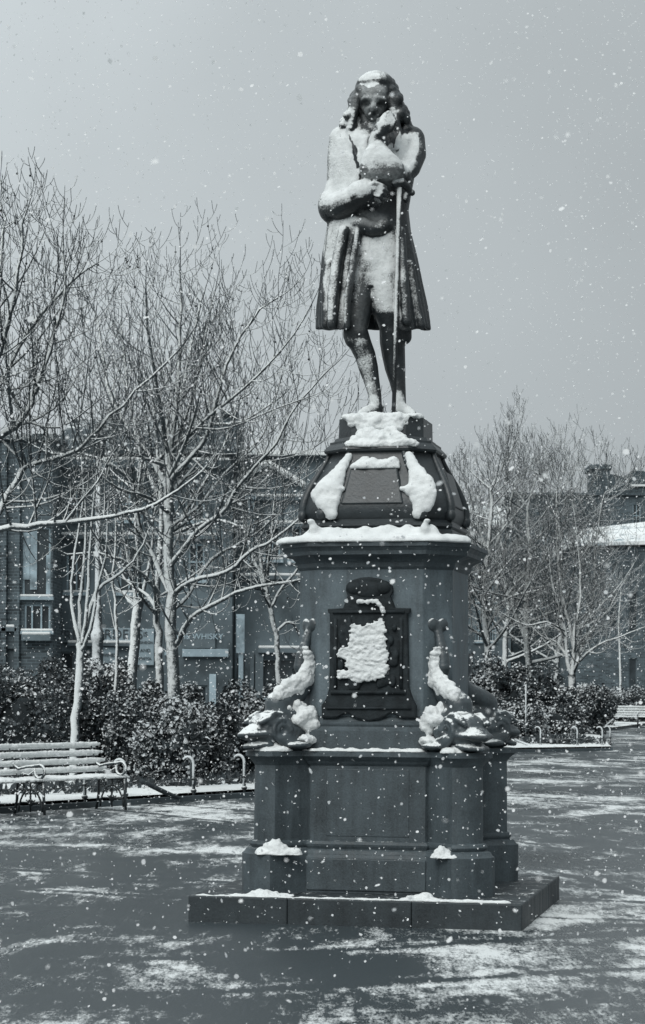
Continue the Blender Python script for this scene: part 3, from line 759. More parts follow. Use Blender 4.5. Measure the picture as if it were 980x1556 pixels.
# ------------------------------------------------------------------ four bronze dolphins standing on the corner piers
def make_dolphin():
    """built along +X (outwards from the pedestal's axis); origin on the pier top at the axis"""
    mb = MB()
    path = [(.66, 0, .87), (.69, .0, .78), (.73, 0, .68), (.74, 0, .60), (.70, 0, .53), (.70, 0, .47), (.76, 0, .41), (.86, 0, .37), (.93, 0, .33), (.93, 0, .275), (.86, 0, .24), (.79, 0, .215), (.80, 0, .16), (.90, 0, .14), (1.02, 0, .145)]
    rad = [.032, .036, .042, .048, .052, .062, .074, .086, .092, .092, .096, .108, .125, .135, .13]
    sp = []; sr = []
    for i in range(len(path) - 1):
        for t in (0, .33, .66):
            sp.append(Vector(path[i]).lerp(Vector(path[i + 1]), t)); sr.append(rad[i] + (rad[i + 1] - rad[i]) * t)
    sp.append(Vector(path[-1])); sr.append(rad[-1])
    for p, r_ in zip(sp, sr): mb.ell(p, (r_, r_ * 1.05, r_), None, 12, 8)
    # head: brow, jaws and lips
    mb.ell((1.0, 0, .165), (.15, .135, .115))
    mb.ell((1.12, 0, .135), (.12, .10, .055), Matrix.Rotation(R(18), 3, 'Y'))
    mb.ell((1.08, 0, .045), (.12, .095, .03), Matrix.Rotation(R(8), 3, 'Y'))
    mb.tube([(1.05, -.115, .12), (1.17, -.09, .115), (1.24, 0, .11), (1.17, .09, .115), (1.05, .115, .12)], .022, 8, True)
    mb.tube([(1.04, -.10, .045), (1.15, -.08, .03), (1.20, 0, .025), (1.15, .08, .03), (1.04, .10, .045)], .018, 8, True)
    for s in (-1, 1):
        mb.ell((1.04, s * .115, .20), (.04, .03, .032))
        mb.tube([(.95, s * .10, .255), (1.03, s * .11, .262), (1.10, s * .095, .235)], [.018, .022, .016], 8, True)
        mb.ell((.90, s * .145, .055), (.14, .03, .05), Matrix.Rotation(R(-18), 3, 'Y'))          # pectoral fin
        mb.ell((.86, s * .19, .04), (.10, .06, .025))
        for j in range(3):
            mb.tube([(.93 - .035 * j, s * .12, .24 - .03 * j), (.90 - .035 * j, s * .15, .15), (.93 - .035 * j, s * .13, .07)], .014, 6, True)
        mb.ell((.655, s * .04, .90), (.03, .055, .05), Matrix.Rotation(R(s * 30), 3, 'X'))  # tail fluke
        mb.tube([(.97 + .075 * math.cos(a), s * (.128 + .012 * math.cos(a)), .145 + .075 * math.sin(a)) for a in np.linspace(0, 6.28, 14)], .017, 6)
        mb.tube([(.97 + .04 * math.cos(a), s * .14, .145 + .04 * math.sin(a)) for a in np.linspace(0, 6.28, 10)], .013, 6)
        mb.tube([(1.0, s * .10, .245), (1.06, s * .125, .235), (1.13, s * .10, .20)], .02, 6, True)
    for j in range(5):
        a_ = j / 4; mb.ell((.78 + .17 * a_, 0, .47 - .10 * a_), (.03, .014, .035))
    mb.ell((.83, 0, .425), (.05, .02, .06), Matrix.Rotation(R(-40), 3, 'Y'))
    mb.ell((.94, 0, .03), (.2, .12, .04))
    return remesh(mb, .009, 2, .5)
dm = make_dolphin()
dl = ['bronze dolphin on the front pier towards the benches and shop signs', 'bronze dolphin on the front pier with tail fluke raised against the stone shaft', 'bronze dolphin on the far pier with only its snowy head showing beside the bed', 'bronze dolphin on the hidden rear pier behind the stone shaft']
snow_arcs = {0: [(.735, .735, .018), (.72, .70, .026), (.705, .66, .038), (.70, .61, .052), (.71, .56, .065), (.74, .51, .08), (.80, .47, .085), (.87, .44, .08), (.94, .41, .06), (.78, .29, .07), (.74, .25, .065), (.72, .20, .05), (.80, .33, .04), (.88, .30, .03), (.70, .13, .05), (.68, .07, .05)]}
for i, deg in enumerate((-135, -45, 45, 135)):
    ang = R(deg)
    base = PC + Vector((0, 0, 1.187))
    t = thing('bronze_dolphin', dl[i], 'dolphin', base, YAW + ang, 'bronze dolphins round the pedestal')
    put('body', dm, 'dolphin_bronze', t, True)
    bl = []
    rnd = random.Random(40 + i)
    # the snow is caught on the side towards the wind: towards the front of the monument
    wv = Matrix.Rotation(-(YAW + ang), 3, 'Z') @ Vector((-.35, -.94, 0))
    sgn = -1 if wv.y < 0 else 1
    if i in (0, 1):
        for (r_, z, w) in snow_arcs[0]:
            bl.append(((r_, sgn * .058, z), (w * 1.06, .042, w * .95)))
        bl += [((.76, sgn * .12, .25), (.085, .06, .075)), ((.72, sgn * .12, .18), (.075, .06, .07)), ((.82, sgn * .13, .22), (.07, .05, .05)), ((.71, sgn * .12, .12), (.055, .05, .06)), ((.735, sgn * .115, .215), (.08, .055, .085))]
        bl += [((.80, sgn * .17, .085), (.06, .06, .03)), ((.74, sgn * .15, .07), (.05, .05, .035)), ((.98, sgn * .03, .275), (.08, .05, .018))]
    else:
        bl += [((1.05, 0, .245), (.12, .08, .035)), ((1.14, 0, .20), (.06, .06, .03)), ((.84, 0, .41), (.07, .06, .03))]
    snow_lump('clinging_snow', bl, t, voxel=.008, lump=.018, lscale=15, seed=30 + i, it=3)

# ------------------------------------------------------------------ trees
def norm(v):
    l = math.sqrt(v[0] * v[0] + v[1] * v[1] + v[2] * v[2]) or 1
    return (v[0] / l, v[1] / l, v[2] / l)

class Tree:
    """bare crown: limbs carry whips that leave almost at right angles and sweep upwards"""
    def __init__(s, seed, up=(.0, .05, .22, .34, .34), wob=(.05, .05, .05, .045, .05), maxlvl=4, dens=1.0, rtip=.0046, ratio=.5, angle=(52, 92), scale=1.0):
        s.r = random.Random(seed); s.up = up; s.wob = wob; s.maxlvl = maxlvl; s.dens = dens; s.rtip = rtip; s.ratio = ratio; s.angle = angle; s.sc = scale
        s.trunk = []; s.crown = []; s.tips = []
    def child_dir(s, d, a):
        r = s.r
        ref = (r.gauss(0, 1), r.gauss(0, 1), r.gauss(0, 1))
        k = ref[0] * d[0] + ref[1] * d[1] + ref[2] * d[2]
        p = norm((ref[0] - k * d[0], ref[1] - k * d[1], ref[2] - k * d[2] + .25))
        ca, sa = math.cos(a), math.sin(a)
        return norm((d[0] * ca + p[0] * sa, d[1] * ca + p[1] * sa, d[2] * ca + p[2] * sa))
    def grow(s, p, d, L, rad, lvl):
        r = s.r; n = (9, 8, 7, 6, 4)[lvl]; seg = L / n; pts = [p]; dirs = [d]; up = s.up[lvl]; wb = s.wob[lvl]
        for i in range(n):
            d = norm((d[0] + r.gauss(0, wb), d[1] + r.gauss(0, wb), d[2] + r.gauss(0, wb) + up * (.25 + 1.5 * i / n)))
            p = (p[0] + d[0] * seg, p[1] + d[1] * seg, p[2] + d[2] * seg)
            pts.append(p); dirs.append(d)
        rr = [max(rad * (1 - .85 * i / n), s.rtip) for i in range(n + 1)]
        (s.trunk if lvl <= 1 else s.crown).append((pts, rr))
        if lvl == 3: s.tips.append(pts[-2])
        s.sprout(pts, dirs, rr, L, lvl)
    def sprout(s, pts, dirs, rr, L, lvl, t0=None, per=None):
        if lvl >= s.maxlvl: return
        r = s.r; n = len(pts) - 1
        spacing = (.34, .27, .25, .34)[lvl] * s.sc / s.dens
        t0 = (.3, .15, .18, .25)[lvl] if t0 is None else t0
        k = max((2, 2, 1, 0)[lvl], int(L * (1 - t0) / spacing))
        for j in range(k):
            t = t0 + (1 - t0) * (j + r.random()) / k; f = min(t * n, n - .001); i = int(f); f -= i
            p = tuple(pts[i][m] + (pts[i + 1][m] - pts[i][m]) * f for m in range(3))
            rad = rr[i] + (rr[i + 1] - rr[i]) * f
            cl = L * s.ratio * (1.15 - .6 * t) * r.uniform(.65, 1.3)
            cl = min(max(cl, (1.0, .7, .34, .14)[lvl] * s.sc), (4, 2.2, .95, .4)[lvl] * s.sc)
            s.grow(p, s.child_dir(dirs[i], R(r.uniform(*s.angle))), cl, max(rad * r.uniform(.42, .62), s.rtip), lvl + 1)
    def limb(s, wpts, r0, r1, lvl=1, t0=.12, sprout=True):
        """an explicit limb through world points, smoothed"""
        P = [Vector(p) for p in wpts]; out = []
        for i in range(len(P) - 1):
            a, b, c, d = P[max(i - 1, 0)], P[i], P[i + 1], P[min(i + 2, len(P) - 1)]
            for t in (0, .33, .67):
                out.append(.5 * ((2 * b) + (c - a) * t + (2 * a - 5 * b + 4 * c - d) * t * t + (3 * b - a - 3 * c + d) * t ** 3))
        out.append(P[-1])
        jit = s.r
        out = [tuple(v + Vector((jit.gauss(0, 1), jit.gauss(0, 1), jit.gauss(0, 1))) * min(.012, r0 * .2)) for v in out]
        n = len(out) - 1
        rr = [r0 + (r1 - r0) * i / n for i in range(n + 1)]
        dirs = [norm(tuple(out[min(i + 1, n)][m] - out[max(i - 1, 0)][m] for m in range(3))) for i in range(n + 1)]
        s.trunk.append((out, rr))
        L = sum((Vector(out[i + 1]) - Vector(out[i])).length for i in range(n))
        if sprout: s.sprout(out, dirs, rr, L, lvl, t0)
        # carry the limb on past its drawn end
        if sprout: s.grow(out[-1], dirs[-1], min(.85, max(.5, L * .25)) * s.sc, r1, min(lvl + 1, 4))

def tubes(branches, sides):
    """many tapered branches as one vertex/face array"""
    V = []; Q = []; T = []; off = 0
    by = {}
    for pts, rr in branches: by.setdefault(len(pts), []).append((pts, rr))
    for n, lst in by.items():
        P = np.array([b[0] for b in lst], np.float32); Rr = np.array([b[1] for b in lst], np.float32)
        Tn = np.empty_like(P); Tn[:, 1:-1] = P[:, 2:] - P[:, :-2]; Tn[:, 0] = P[:, 1] - P[:, 0]; Tn[:, -1] = P[:, -1] - P[:, -2]
        Tn /= np.linalg.norm(Tn, axis=2, keepdims=True) + 1e-9
        mean = (P[:, -1] - P[:, 0]); mean /= np.linalg.norm(mean, axis=1, keepdims=True) + 1e-9
        ref = np.where(np.abs(mean[:, 2:3]) > .8, np.array([[1., 0, 0]]), np.array([[0, 0, 1.]]))[:, None, :]
        A = ref - (ref * Tn).sum(2, keepdims=True) * Tn; A /= np.linalg.norm(A, axis=2, keepdims=True) + 1e-9
        Bn = np.cross(Tn, A)
        th = np.arange(sides) * 2 * np.pi / sides
        vv = P[:, :, None, :] + Rr[:, :, None, None] * (A[:, :, None, :] * np.cos(th)[None, None, :, None] + Bn[:, :, None, :] * np.sin(th)[None, None, :, None])
        B = len(lst)
        idx = np.arange(B * n * sides).reshape(B, n, sides) + off
        a = idx[:, :-1, :]; b = np.roll(a, -1, 2); c = idx[:, 1:, :]; d = np.roll(c, -1, 2)
        Q.append(np.stack([a, b, d, c], -1).reshape(-1, 4)); V.append(vv.reshape(-1, 3))
        T.append(np.repeat(Rr.reshape(-1), sides)); off += B * n * sides
    return np.concatenate(V), np.concatenate(Q), np.concatenate(T)

def plant(tree, loc, name, label, cat='tree', group=None, seeds=0, bias=0.0):
    t = thing(name, label, cat, loc, 0, group)
    o_ = np.array(loc, np.float32)
    for nm, br, sides in (('trunk', tree.trunk, 8), ('crown', tree.crown, 3)):
        if not br: continue
        V, Q, T = tubes(br, sides)
        thick = np.interp(T, [.004, .009, .02, .05, .12], [.0, .10, .34, .46, .36]) + bias
        m = np_mesh(nm, V - o_, Q, ('thick', thick), True)
        put(nm, m, 'bark', t)
    if seeds:
        mb = MB(); rr = random.Random(9)
        for _ in range(seeds):
            p = Vector(rr.choice(tree.tips)) - Vector(loc) + Vector((0, 0, -.05)); mb.ell(p, (.017,) * 3, None, 6, 4)
        tag(mb.build('seed_balls', 'dark_core', t, True), kind='stuff')
    return t

def pl(dbase, *pp):
    return [at(p[0], p[1], dbase + (p[2] if len(p) > 2 else 0)) for p in pp]
def foot(px, d): return Vector(((px - 490) / F * d, d, 0.05))
G_TREES = 'bare trees of the avenue'

# the plane tree in the left bed
D = 36.0; T = Tree(11, dens=1.5)
T.limb([foot(266, D)] + pl(D, (266, 1120), (265, 1060), (261, 980), (259, 900), (256, 830), (255, 760), (257, 700)), .115, .07, 0, .75)
for lim, r0, r1 in (
    ([(264, 985), (276, 965, -.2), (290, 940, -.4), (330, 915, -.7), (375, 895, -.9), (430, 885, -.8), (470, 878, -.6)], .05, .02),
    ([(260, 905), (290, 884, -.4), (345, 868, -.8), (380, 838, -.9), (415, 820, -.8), (445, 797, -.7), (478, 762, -.5)], .045, .015),
    ([(260, 930, .2), (285, 905, .4), (320, 850, .8), (375, 820, 1.0), (415, 790, 1.2)], .04, .015),
    ([(257, 862), (280, 832, -.3), (300, 806, -.5), (345, 772, -.7), (356, 748, -.8), (388, 708, -.9), (420, 672, -1), (455, 610, -1), (500, 560, -1)], .05, .012),
    ([(257, 900), (238, 858, .2), (216, 812, .3), (207, 770, .3), (214, 700, .3), (204, 640, .4), (180, 560, .5)], .045, .015),
    ([(256, 735), (285, 700, -.3), (312, 668, -.4), (330, 600, -.5), (352, 535, -.5), (395, 470, -.6), (428, 450, -.6)], .05, .012),
    ([(255, 745), (228, 695, .3), (195, 655, .5), (165, 590, .7), (150, 500, .9), (142, 470, 1)], .045, .012),
    ([(256, 705), (266, 640), (272, 560, .1), (275, 470, .2), (273, 400, .2)], .055, .012),
    ([(258, 690), (310, 640, -.7), (370, 590, -1.1), (430, 530, -1.3), (470, 470, -1.4)], .035, .01),
    ([(300, 650, -.6), (350, 650, -.8), (420, 620, -1), (480, 600, -1.1)], .02, .008),
    ([(262, 680), (290, 610, .6), (310, 520, .8), (328, 440, .9)], .035, .01),
    ([(256, 690), (240, 600, -.6), (225, 500, -.9), (222, 430, -1)], .035, .01),
    ([(259, 800), (300, 770, .7), (340, 720, 1.2), (400, 660, 1.5), (430, 560, 1.6)], .035, .01),
    ([(256, 780), (225, 755, -.6), (180, 742, -1.0), (130, 700, -1.3), (100, 620, -1.5)], .035, .01),
): T.limb(pl(D, *lim), r0, r1)
plant(T, foot(266, D), 'plane_tree', 'large bare tree with snow lined limbs forking low between the shrubs and shop fronts', 'tree', G_TREES, 45)

# the tree whose limbs reach in from the left edge
D = 30.5; T = Tree(21, dens=1.55)
T.limb([foot(-60, D)] + pl(D, (-58, 1100), (-55, 1000), (-52, 900), (-48, 800), (-44, 700), (-40, 560)), .13, .07, 0, .8)
for lim, r0, r1 in (
    ([(-48, 815), (0, 803, -.2), (60, 797, -.4), (105, 792, -.5), (170, 785, -.6), (235, 765, -.7), (280, 738, -.8)], .05, .02),
    ([(100, 793, -.5), (118, 768, -.6), (140, 742, -.7), (160, 710, -.7), (176, 682, -.8)], .022, .01),
    ([(-50, 850), (0, 775, .2), (34, 716, .3), (60, 702, .3), (116, 684, .3), (150, 652, .2), (206, 594, .1), (270, 535, 0)], .05, .014),
    ([(110, 688, .3), (150, 672, .6), (175, 655, .7), (200, 600, .7)], .02, .008),
    ([(-44, 690), (0, 662, .3), (32, 640, .3), (52, 600, .3), (62, 570, .3), (82, 510, .4), (100, 440, .4), (94, 370, .5)], .06, .012),
    ([(-42, 640), (-10, 560, -.4), (15, 480, -.5), (32, 380, -.5), (36, 330, -.5)], .05, .012),
    ([(-42, 660), (10, 560, .8), (60, 480, 1.0), (120, 420, 1.1), (146, 400, 1.2)], .045, .01),
    ([(-40, 600), (-5, 470, .6), (5, 350, .7), (8, 330, .8)], .045, .01),
    ([(40, 640, .3), (80, 650, .2), (110, 640, .1), (160, 600, 0)], .02, .008),
): T.limb(pl(D, *lim), r0, r1)
plant(T, foot(-60, D), 'plane_tree', 'bare tree rooted out of view whose long snowy limbs reach in over the bench', 'tree', G_TREES, 60)

# the forked sapling by the bench
D = 33.4; T = Tree(31, maxlvl=3, dens=.55, scale=.9)
T.limb([foot(111, D)] + pl(D, (113, 1110), (118, 1050), (122, 1000), (124, 975)), .068, .055, 0, .9, False)
for lim in ([(123, 985), (116, 955), (109, 915, .1), (110, 870, .1), (118, 815, .2), (128, 740, .3)], [(124, 980), (121, 930, .2), (126, 880, .2), (130, 800, .3), (124, 700, .3)], [(124, 978), (132, 925, -.1), (136, 860, -.1), (140, 790, -.1), (150, 700, -.2)], [(124, 990), (138, 955, -.2), (146, 900, -.2), (160, 845, -.3), (165, 760, -.3)], [(124, 975), (146, 900, .2), (185, 870, .2), (210, 840, .3), (228, 800, .3)]):
    T.limb(pl(D, *lim), .034, .012, 2, .45)
plant(T, foot(111, D), 'young_tree', 'young bare tree forking into five upright stems just behind the near bench', 'tree', G_TREES, bias=.14)

# thin young tree, pollard and companions behind
D = 38; T = Tree(41, maxlvl=3, dens=.6)
T.limb([foot(172, D)] + pl(D, (174, 1070), (178, 1000), (176, 930), (172, 870), (176, 800), (170, 720)), .035, .015, 1, .4)
plant(T, foot(172, D), 'young_tree', 'slender young tree standing in the shrubs beside the pale lamp column', 'tree', G_TREES, bias=.1)
D = 44; T = Tree(51, maxlvl=3, dens=.55)
T.limb([foot(200, D)] + pl(D, (200, 1050), (204, 980), (208, 940), (212, 910)), .11, .09, 0, .9, False)
for lim in ([(208, 940), (204, 900), (196, 860), (185, 790), (180, 700)], [(210, 930), (222, 880), (232, 820), (236, 740)], [(211, 920), (212, 860, -.5), (205, 780, -.6), (214, 690, -.6)], [(209, 925), (190, 905, .4), (165, 880, .6), (140, 800, .8)]):
    T.limb(pl(D, *lim), .05, .015)
plant(T, foot(200, D), 'lopped_tree', 'lopped tree with a thick dark bole behind the lamp column', 'tree', G_TREES)
D = 41; T = Tree(61, dens=.85)
T.limb([foot(242, D)] + pl(D, (242, 1050), (241, 980), (238, 930), (240, 860), (246, 780), (240, 690), (232, 600)), .085, .03, 0, .35)
for lim in ([(241, 900), (200, 860, -.4), (150, 840, -.7), (100, 842, -1), (70, 820, -1.2)], [(242, 820), (290, 800, -.4), (330, 790, -.6), (375, 800, -.8), (420, 780, -.8)], [(240, 780), (190, 720, -.4), (130, 690, -.6), (80, 690, -.7), (40, 670, -.7)], [(238, 700), (300, 650, -.5), (370, 640, -.8), (430, 600, -.9)], [(240, 930), (225, 905, .3), (190, 880, .5), (150, 800, .6)], [(242, 850), (280, 780, .6), (330, 700, .8), (370, 600, 1)], [(243, 760), (210, 680, .6), (190, 560, 1), (186, 480, 1.1)], [(241, 720), (270, 620, .6), (300, 480, .9), (312, 440, .9)]):
    T.limb(pl(D, *lim), .045, .012)
plant(T, foot(242, D), 'plane_tree', 'bare tree with a slimmer trunk close behind the large forked tree', 'tree', G_TREES)
D = 44; T = Tree(71, dens=1.3)
T.limb([foot(425, D)] + pl(D, (424, 1040), (422, 1000), (416, 950), (408, 915), (400, 880)), .06, .045, 0, .7)
for lim in ([(410, 925), (430, 890), (455, 860), (480, 800), (500, 720)], [(404, 895), (385, 850, .4), (370, 790, .5), (366, 700, .6)], [(402, 890), (412, 820, -.3), (420, 740, -.4), (435, 650, -.5)], [(418, 960), (440, 945, .2), (455, 965, .3), (462, 1000, .3)], [(405, 900), (360, 870, -.4), (330, 830, -.5), (310, 760, -.6)]):
    T.limb(pl(D, *lim), .035, .012)
plant(T, foot(425, D), 'small_tree', 'small bare tree with a bent snowy stem close beside the pedestal cornice', 'tree', G_TREES)
# trees of the right side; extra snow on bark stands in for haze
D = 72; T = Tree(91, dens=1.8, rtip=.006, scale=1.25)
T.limb([foot(868, D)] + pl(D, (868, 1060), (869, 1040), (870, 1024)), .13, .12, 0, .9, False)
for lim, r0 in (([(870, 1030), (862, 1005), (859, 960), (852, 925), (840, 890), (832, 830)], .075), ([(869, 1025), (872, 985), (875, 945), (882, 905), (880, 840), (870, 760)], .075), ([(871, 1022), (884, 1000, -.3), (910, 980, -.6), (940, 968, -.8), (985, 950, -1)], .06), ([(872, 1015), (882, 985, .4), (900, 955, .5), (925, 925, .6), (950, 880, .6)], .06), ([(863, 1000), (845, 975, .3), (820, 965, .4), (790, 930, .5)], .045), ([(860, 960), (830, 945, -.4), (800, 950, -.6), (760, 930, -.6)], .04), ([(873, 970), (900, 920, 1), (905, 840, 1.2), (915, 760, 1.2), (926, 745, 1.2)], .05), ([(872, 985), (850, 870, 1.6), (846, 760, 1.8), (850, 740, 1.8)], .06)):
    T.limb(pl(D, *lim), r0, .014)
plant(T, foot(868, D), 'plane_tree', 'spreading bare tree rising from the shrubs in front of the snowy roofed house', 'tree', G_TREES, bias=.1)
D = 74; T = Tree(101, dens=1.8, rtip=.006, scale=1.25)
T.limb([foot(745, D)] + pl(D, (745, 1050), (742, 1000), (738, 950), (735, 900), (742, 830), (748, 760), (742, 740)), .14, .04, 0, .3)
for lim, r0 in (([(738, 960), (760, 920), (800, 870), (850, 840), (890, 810)], .06), ([(736, 900), (722, 850), (715, 800), (700, 740), (698, 735)], .055), ([(740, 860), (765, 800, .5), (785, 730, .6), (793, 735, .6)], .055), ([(737, 930), (780, 905, -.8), (820, 895, -1), (860, 870, -1)], .05), ([(742, 840), (720, 780, 1), (706, 720, 1.2)], .05)):
    T.limb(pl(D, *lim), r0, .014)
plant(T, foot(745, D), 'plane_tree', 'bare tree close against the pedestal shaft among frosted shrubs', 'tree', G_TREES, bias=.1)
for i, (px, D, top, lab) in enumerate(((800, 74, 625, 'tallest bare tree beyond the pedestal, rising straight behind the shrubs'), (850, 86, 615, 'bare tree with an upright crown in front of the long dark roofline'), (700, 82, 690, 'bare tree half hidden behind the pedestal cap'), (770, 84, 690, 'bare tree in the gap where the dark roofline ends'))):
    T = Tree(110 + i, dens=1.0, rtip=.0062, scale=1.5, up=(.0, .1, .26, .34, .34))
    z = at(px, top, D).z; f0 = foot(px, D); rr = random.Random(i)
    T.limb([f0] + [f0 + Vector((rr.uniform(-.15, .15), rr.uniform(-.15, .15), z * t)) for t in (.18, .32, .45, .58, .68, .74)], .14, .03, 0, .18)
    plant(T, f0, 'plane_tree', lab, 'tree', G_TREES, bias=.1)
D = 101; T = Tree(121, maxlvl=3, dens=.4, rtip=.006, scale=1.4)
T.limb([foot(942, D)] + pl(D, (943, 1050), (942, 1000), (940, 950), (943, 900)), .075, .03, 1, .6)
plant(T, foot(942, D), 'young_tree', 'thin young tree standing just behind the distant bench', 'tree', G_TREES)

# ------------------------------------------------------------------ shrubs
def leaf_mesh(name, rng, c, r, n, size, lumps=10, zmin=0.05):
    """n folded leaves spread through the outer part of a lumpy crown"""
    cs = [np.array((0, 0, 0.))]; rs = [np.array(r) * .6]
    for _ in range(lumps):
        a = rng.uniform(0, 2 * np.pi); e = rng.uniform(-.1, .9)
        cs.append(np.array((math.cos(a) * r[0] * .74, math.sin(a) * r[1] * .74, e * r[2] * .72))); rs.append(np.array(r) * rng.uniform(.22, .46))
    k = rng.integers(0, len(cs), n)
    C = np.array(cs)[k]; S_ = np.array(rs)[k]
    d = rng.normal(size=(n, 3)); d /= np.linalg.norm(d, axis=1, keepdims=True)
    low = d[:, 1] > .35; d[low, 1] *= -1                               # fewer leaves on the side no path passes
    rad = rng.uniform(.62, 1.06, (n, 1))
    P = C + d * S_ * rad + np.array((0, 0, r[2] * .9))
    k2 = rng.random(n) < .3                                             # a skirt of leaves down to the soil
    a2 = rng.uniform(0, 2 * np.pi, n); q2 = rng.uniform(.62, .98, n)
    P[k2] = np.stack([np.cos(a2) * r[0] * q2, np.sin(a2) * r[1] * q2, rng.uniform(.05, 1.0, n) * r[2]], 1)[k2]
    P[:, 2] = np.maximum(P[:, 2], zmin + rng.uniform(0, .1, n))
    nrm = d * .8 + rng.normal(size=(n, 3)) * .75 + np.array((0, 0, .45)); nrm /= np.linalg.norm(nrm, axis=1, keepdims=True)
    tn = rng.normal(size=(n, 3)); tn -= (tn * nrm).sum(1, keepdims=True) * nrm; tn /= np.linalg.norm(tn, axis=1, keepdims=True)
    bt = np.cross(nrm, tn)
    L = (size * rng.uniform(.6, 1.4, (n, 1))); W = L * rng.uniform(.28, .45, (n, 1))
    v = np.stack([P - tn * L * .5, P + bt * W + nrm * W * .3, P + tn * L * .5 - nrm * L * .12, P - bt * W + nrm * W * .3], 1)
    idx = np.arange(n * 4).reshape(n, 4)
    fr = np.repeat(rng.normal(0, .10, len(cs))[k] + rng.uniform(-.22, .28), 4)                    # how much snow this bush and this clump caught
    return np_mesh(name, v.reshape(-1, 3), np.concatenate([idx[:, [0, 1, 2]], idx[:, [0, 2, 3]]]), ('frost', fr))

def shrub(px, d, top, wpx, label, name='evergreen_shrub', n=5200, size=.066, seed=0, depth=None, group='snow flecked shrubs in the beds'):
    rng = np.random.default_rng(seed + 500)
    f0 = foot(px, d); z = at(px, top, d).z; rx = wpx / F * d / 2
    t = thing(name, label, 'shrub', f0, 0, group)
    r_ = (rx, depth or min(rx, 1.1), z * .55)
    put('foliage', leaf_mesh('foliage', rng, None, r_, n, size), 'leaf', t)
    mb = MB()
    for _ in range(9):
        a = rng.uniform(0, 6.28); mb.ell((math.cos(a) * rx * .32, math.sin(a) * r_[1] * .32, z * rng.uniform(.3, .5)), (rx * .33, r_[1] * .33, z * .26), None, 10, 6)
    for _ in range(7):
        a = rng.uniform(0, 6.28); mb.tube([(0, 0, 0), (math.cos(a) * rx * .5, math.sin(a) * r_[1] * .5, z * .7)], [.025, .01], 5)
    mb.build('branches', 'dark_core', t, True, fix=False)  # dark lumps in place of the bush's inner shade, joined with real stems
    return t
for i, a_ in enumerate((
    (40, 35.5, 1010, 150, 'broad dark shrub behind the cut off end of the near bench'),
    (20, 39, 985, 170, 'tall dark shrub under the small pane window of the dark house'),
    (105, 37, 1030, 130, 'dark shrub behind the forked young tree'),
    (160, 37, 1040, 110, 'dark shrub straight behind the armrest end of the near bench'),
    (150, 41, 1010, 120, 'shrub round the foot of the pale lamp column'),
    (215, 36.5, 1055, 120, 'shrub between the forked young tree and the big tree'),
    (230, 39, 1030, 130, 'snow topped shrub around the slimmer trunk'),
    (258, 34.9, 1068, 110, 'dark shrub in front of the foot of the big tree'),
    (300, 37, 1060, 130, 'broad shrub at the foot of the big tree, pedestal side'),
    (320, 39, 1045, 130, 'shrub in front of the pale door board'),
    (365, 38.2, 1075, 90, 'low shrub beside the dolphin facing the benches'),
    (435, 41, 1022, 70, 'rounded snowy bush tucked behind the coil of the dolphin facing the benches'),
    (410, 38.5, 1060, 80, 'low bush at the bed end beside the pedestal base'))):
    shrub(a_[0], a_[1], a_[2], a_[3], a_[4], seed=i, n=8500 if a_[3] > 100 else 5500)
for i, a_ in enumerate((
    (745, 70, 995, 110, 'tall frosted shrub directly beside the pedestal shaft'),
    (800, 69, 1012, 110, 'large shrub behind the thin white upright stake'),
    (850, 71, 1035, 100, 'shrub at the foot of the spreading tree'),
    (882, 72, 1045, 80, 'shrub at the tip of the bed beyond the pedestal'),
    (790, 66, 1068, 90, 'low shrub overhanging the pale leaning stake'),
    (840, 67, 1072, 90, 'low dark shrub behind the middle hooked post beyond the pedestal'),
    (895, 88, 1050, 80, 'dark shrub behind the two hooked posts of the distant bed'),
    (930, 98, 1042, 90, 'dark shrub straight behind the distant bench'),
    (985, 99, 1045, 80, 'dark shrub past the end of the distant bench'))):
    shrub(a_[0], a_[1], a_[2], a_[3], a_[4], seed=40 + i, n=5200, size=.10)
# small aucuba on a stem and low tufts
f0 = foot(290, 32.9)
t = thing('standard_shrub', 'small snow laden bush on a bare stem behind the middle near hooked post', 'shrub', f0)
rng = np.random.default_rng(77)
m = leaf_mesh('foliage', rng, None, (.28, .28, .2), 260, .15, 4); m.transform(Matrix.Translation((0, 0, .62))); put('foliage', m, 'leaf', t)
MB().tube([(0, 0, 0), (.01, 0, .4), (0, 0, .85)], [.02, .018, .012], 6).build('stem', 'bark', t, True)
rng = np.random.default_rng(78); V = []; 
def tufts(n, fn, size, per, name, label):
    mb_v = []; idx = 0
    for _ in range(n):
        c = fn(rng); k = per
        d = rng.normal(size=(k, 3)); d[:, 2] = np.abs(d[:, 2]) + .25; d /= np.linalg.norm(d, axis=1, keepdims=True)
        L = size * rng.uniform(.5, 1.4, (k, 1)); sd_ = np.cross(d, rng.normal(size=(k, 3))); sd_ /= np.linalg.norm(sd_, axis=1, keepdims=True) + 1e-6
        b = c + rng.normal(size=(k, 3)) * np.array((.12, .12, .01))
        mb_v.append(np.stack([b, b + d * L * .55 + sd_ * L * .16, b + d * L, b + d * L * .55 - sd_ * L * .16], 1))
    v = np.concatenate(mb_v).reshape(-1, 3); i4 = np.arange(len(v)).reshape(-1, 4)
    o = put(name, np_mesh(name, v, i4), 'leaf'); tag(o, label, 'ground cover', None, 'stuff')
tufts(230, lambda r: np.array(kb(r.uniform(-8, 6.6), .9 + abs(r.normal()) * .8, .13)), .17, 9, 'ground_cover', 'low snow dusted plants along the front of the near bed')
def rbed(r):
    a = at(r.uniform(775, 925), 1139, 58) ; b = at(r.uniform(775, 905), 1125, 67); p = a.lerp(b, abs(r.normal()) * .25 + .1); return np.array((p.x, p.y, .13))
tufts(110, rbed, .2, 9, 'ground_cover', 'low plants poking through the snow of the bed beyond the pedestal')

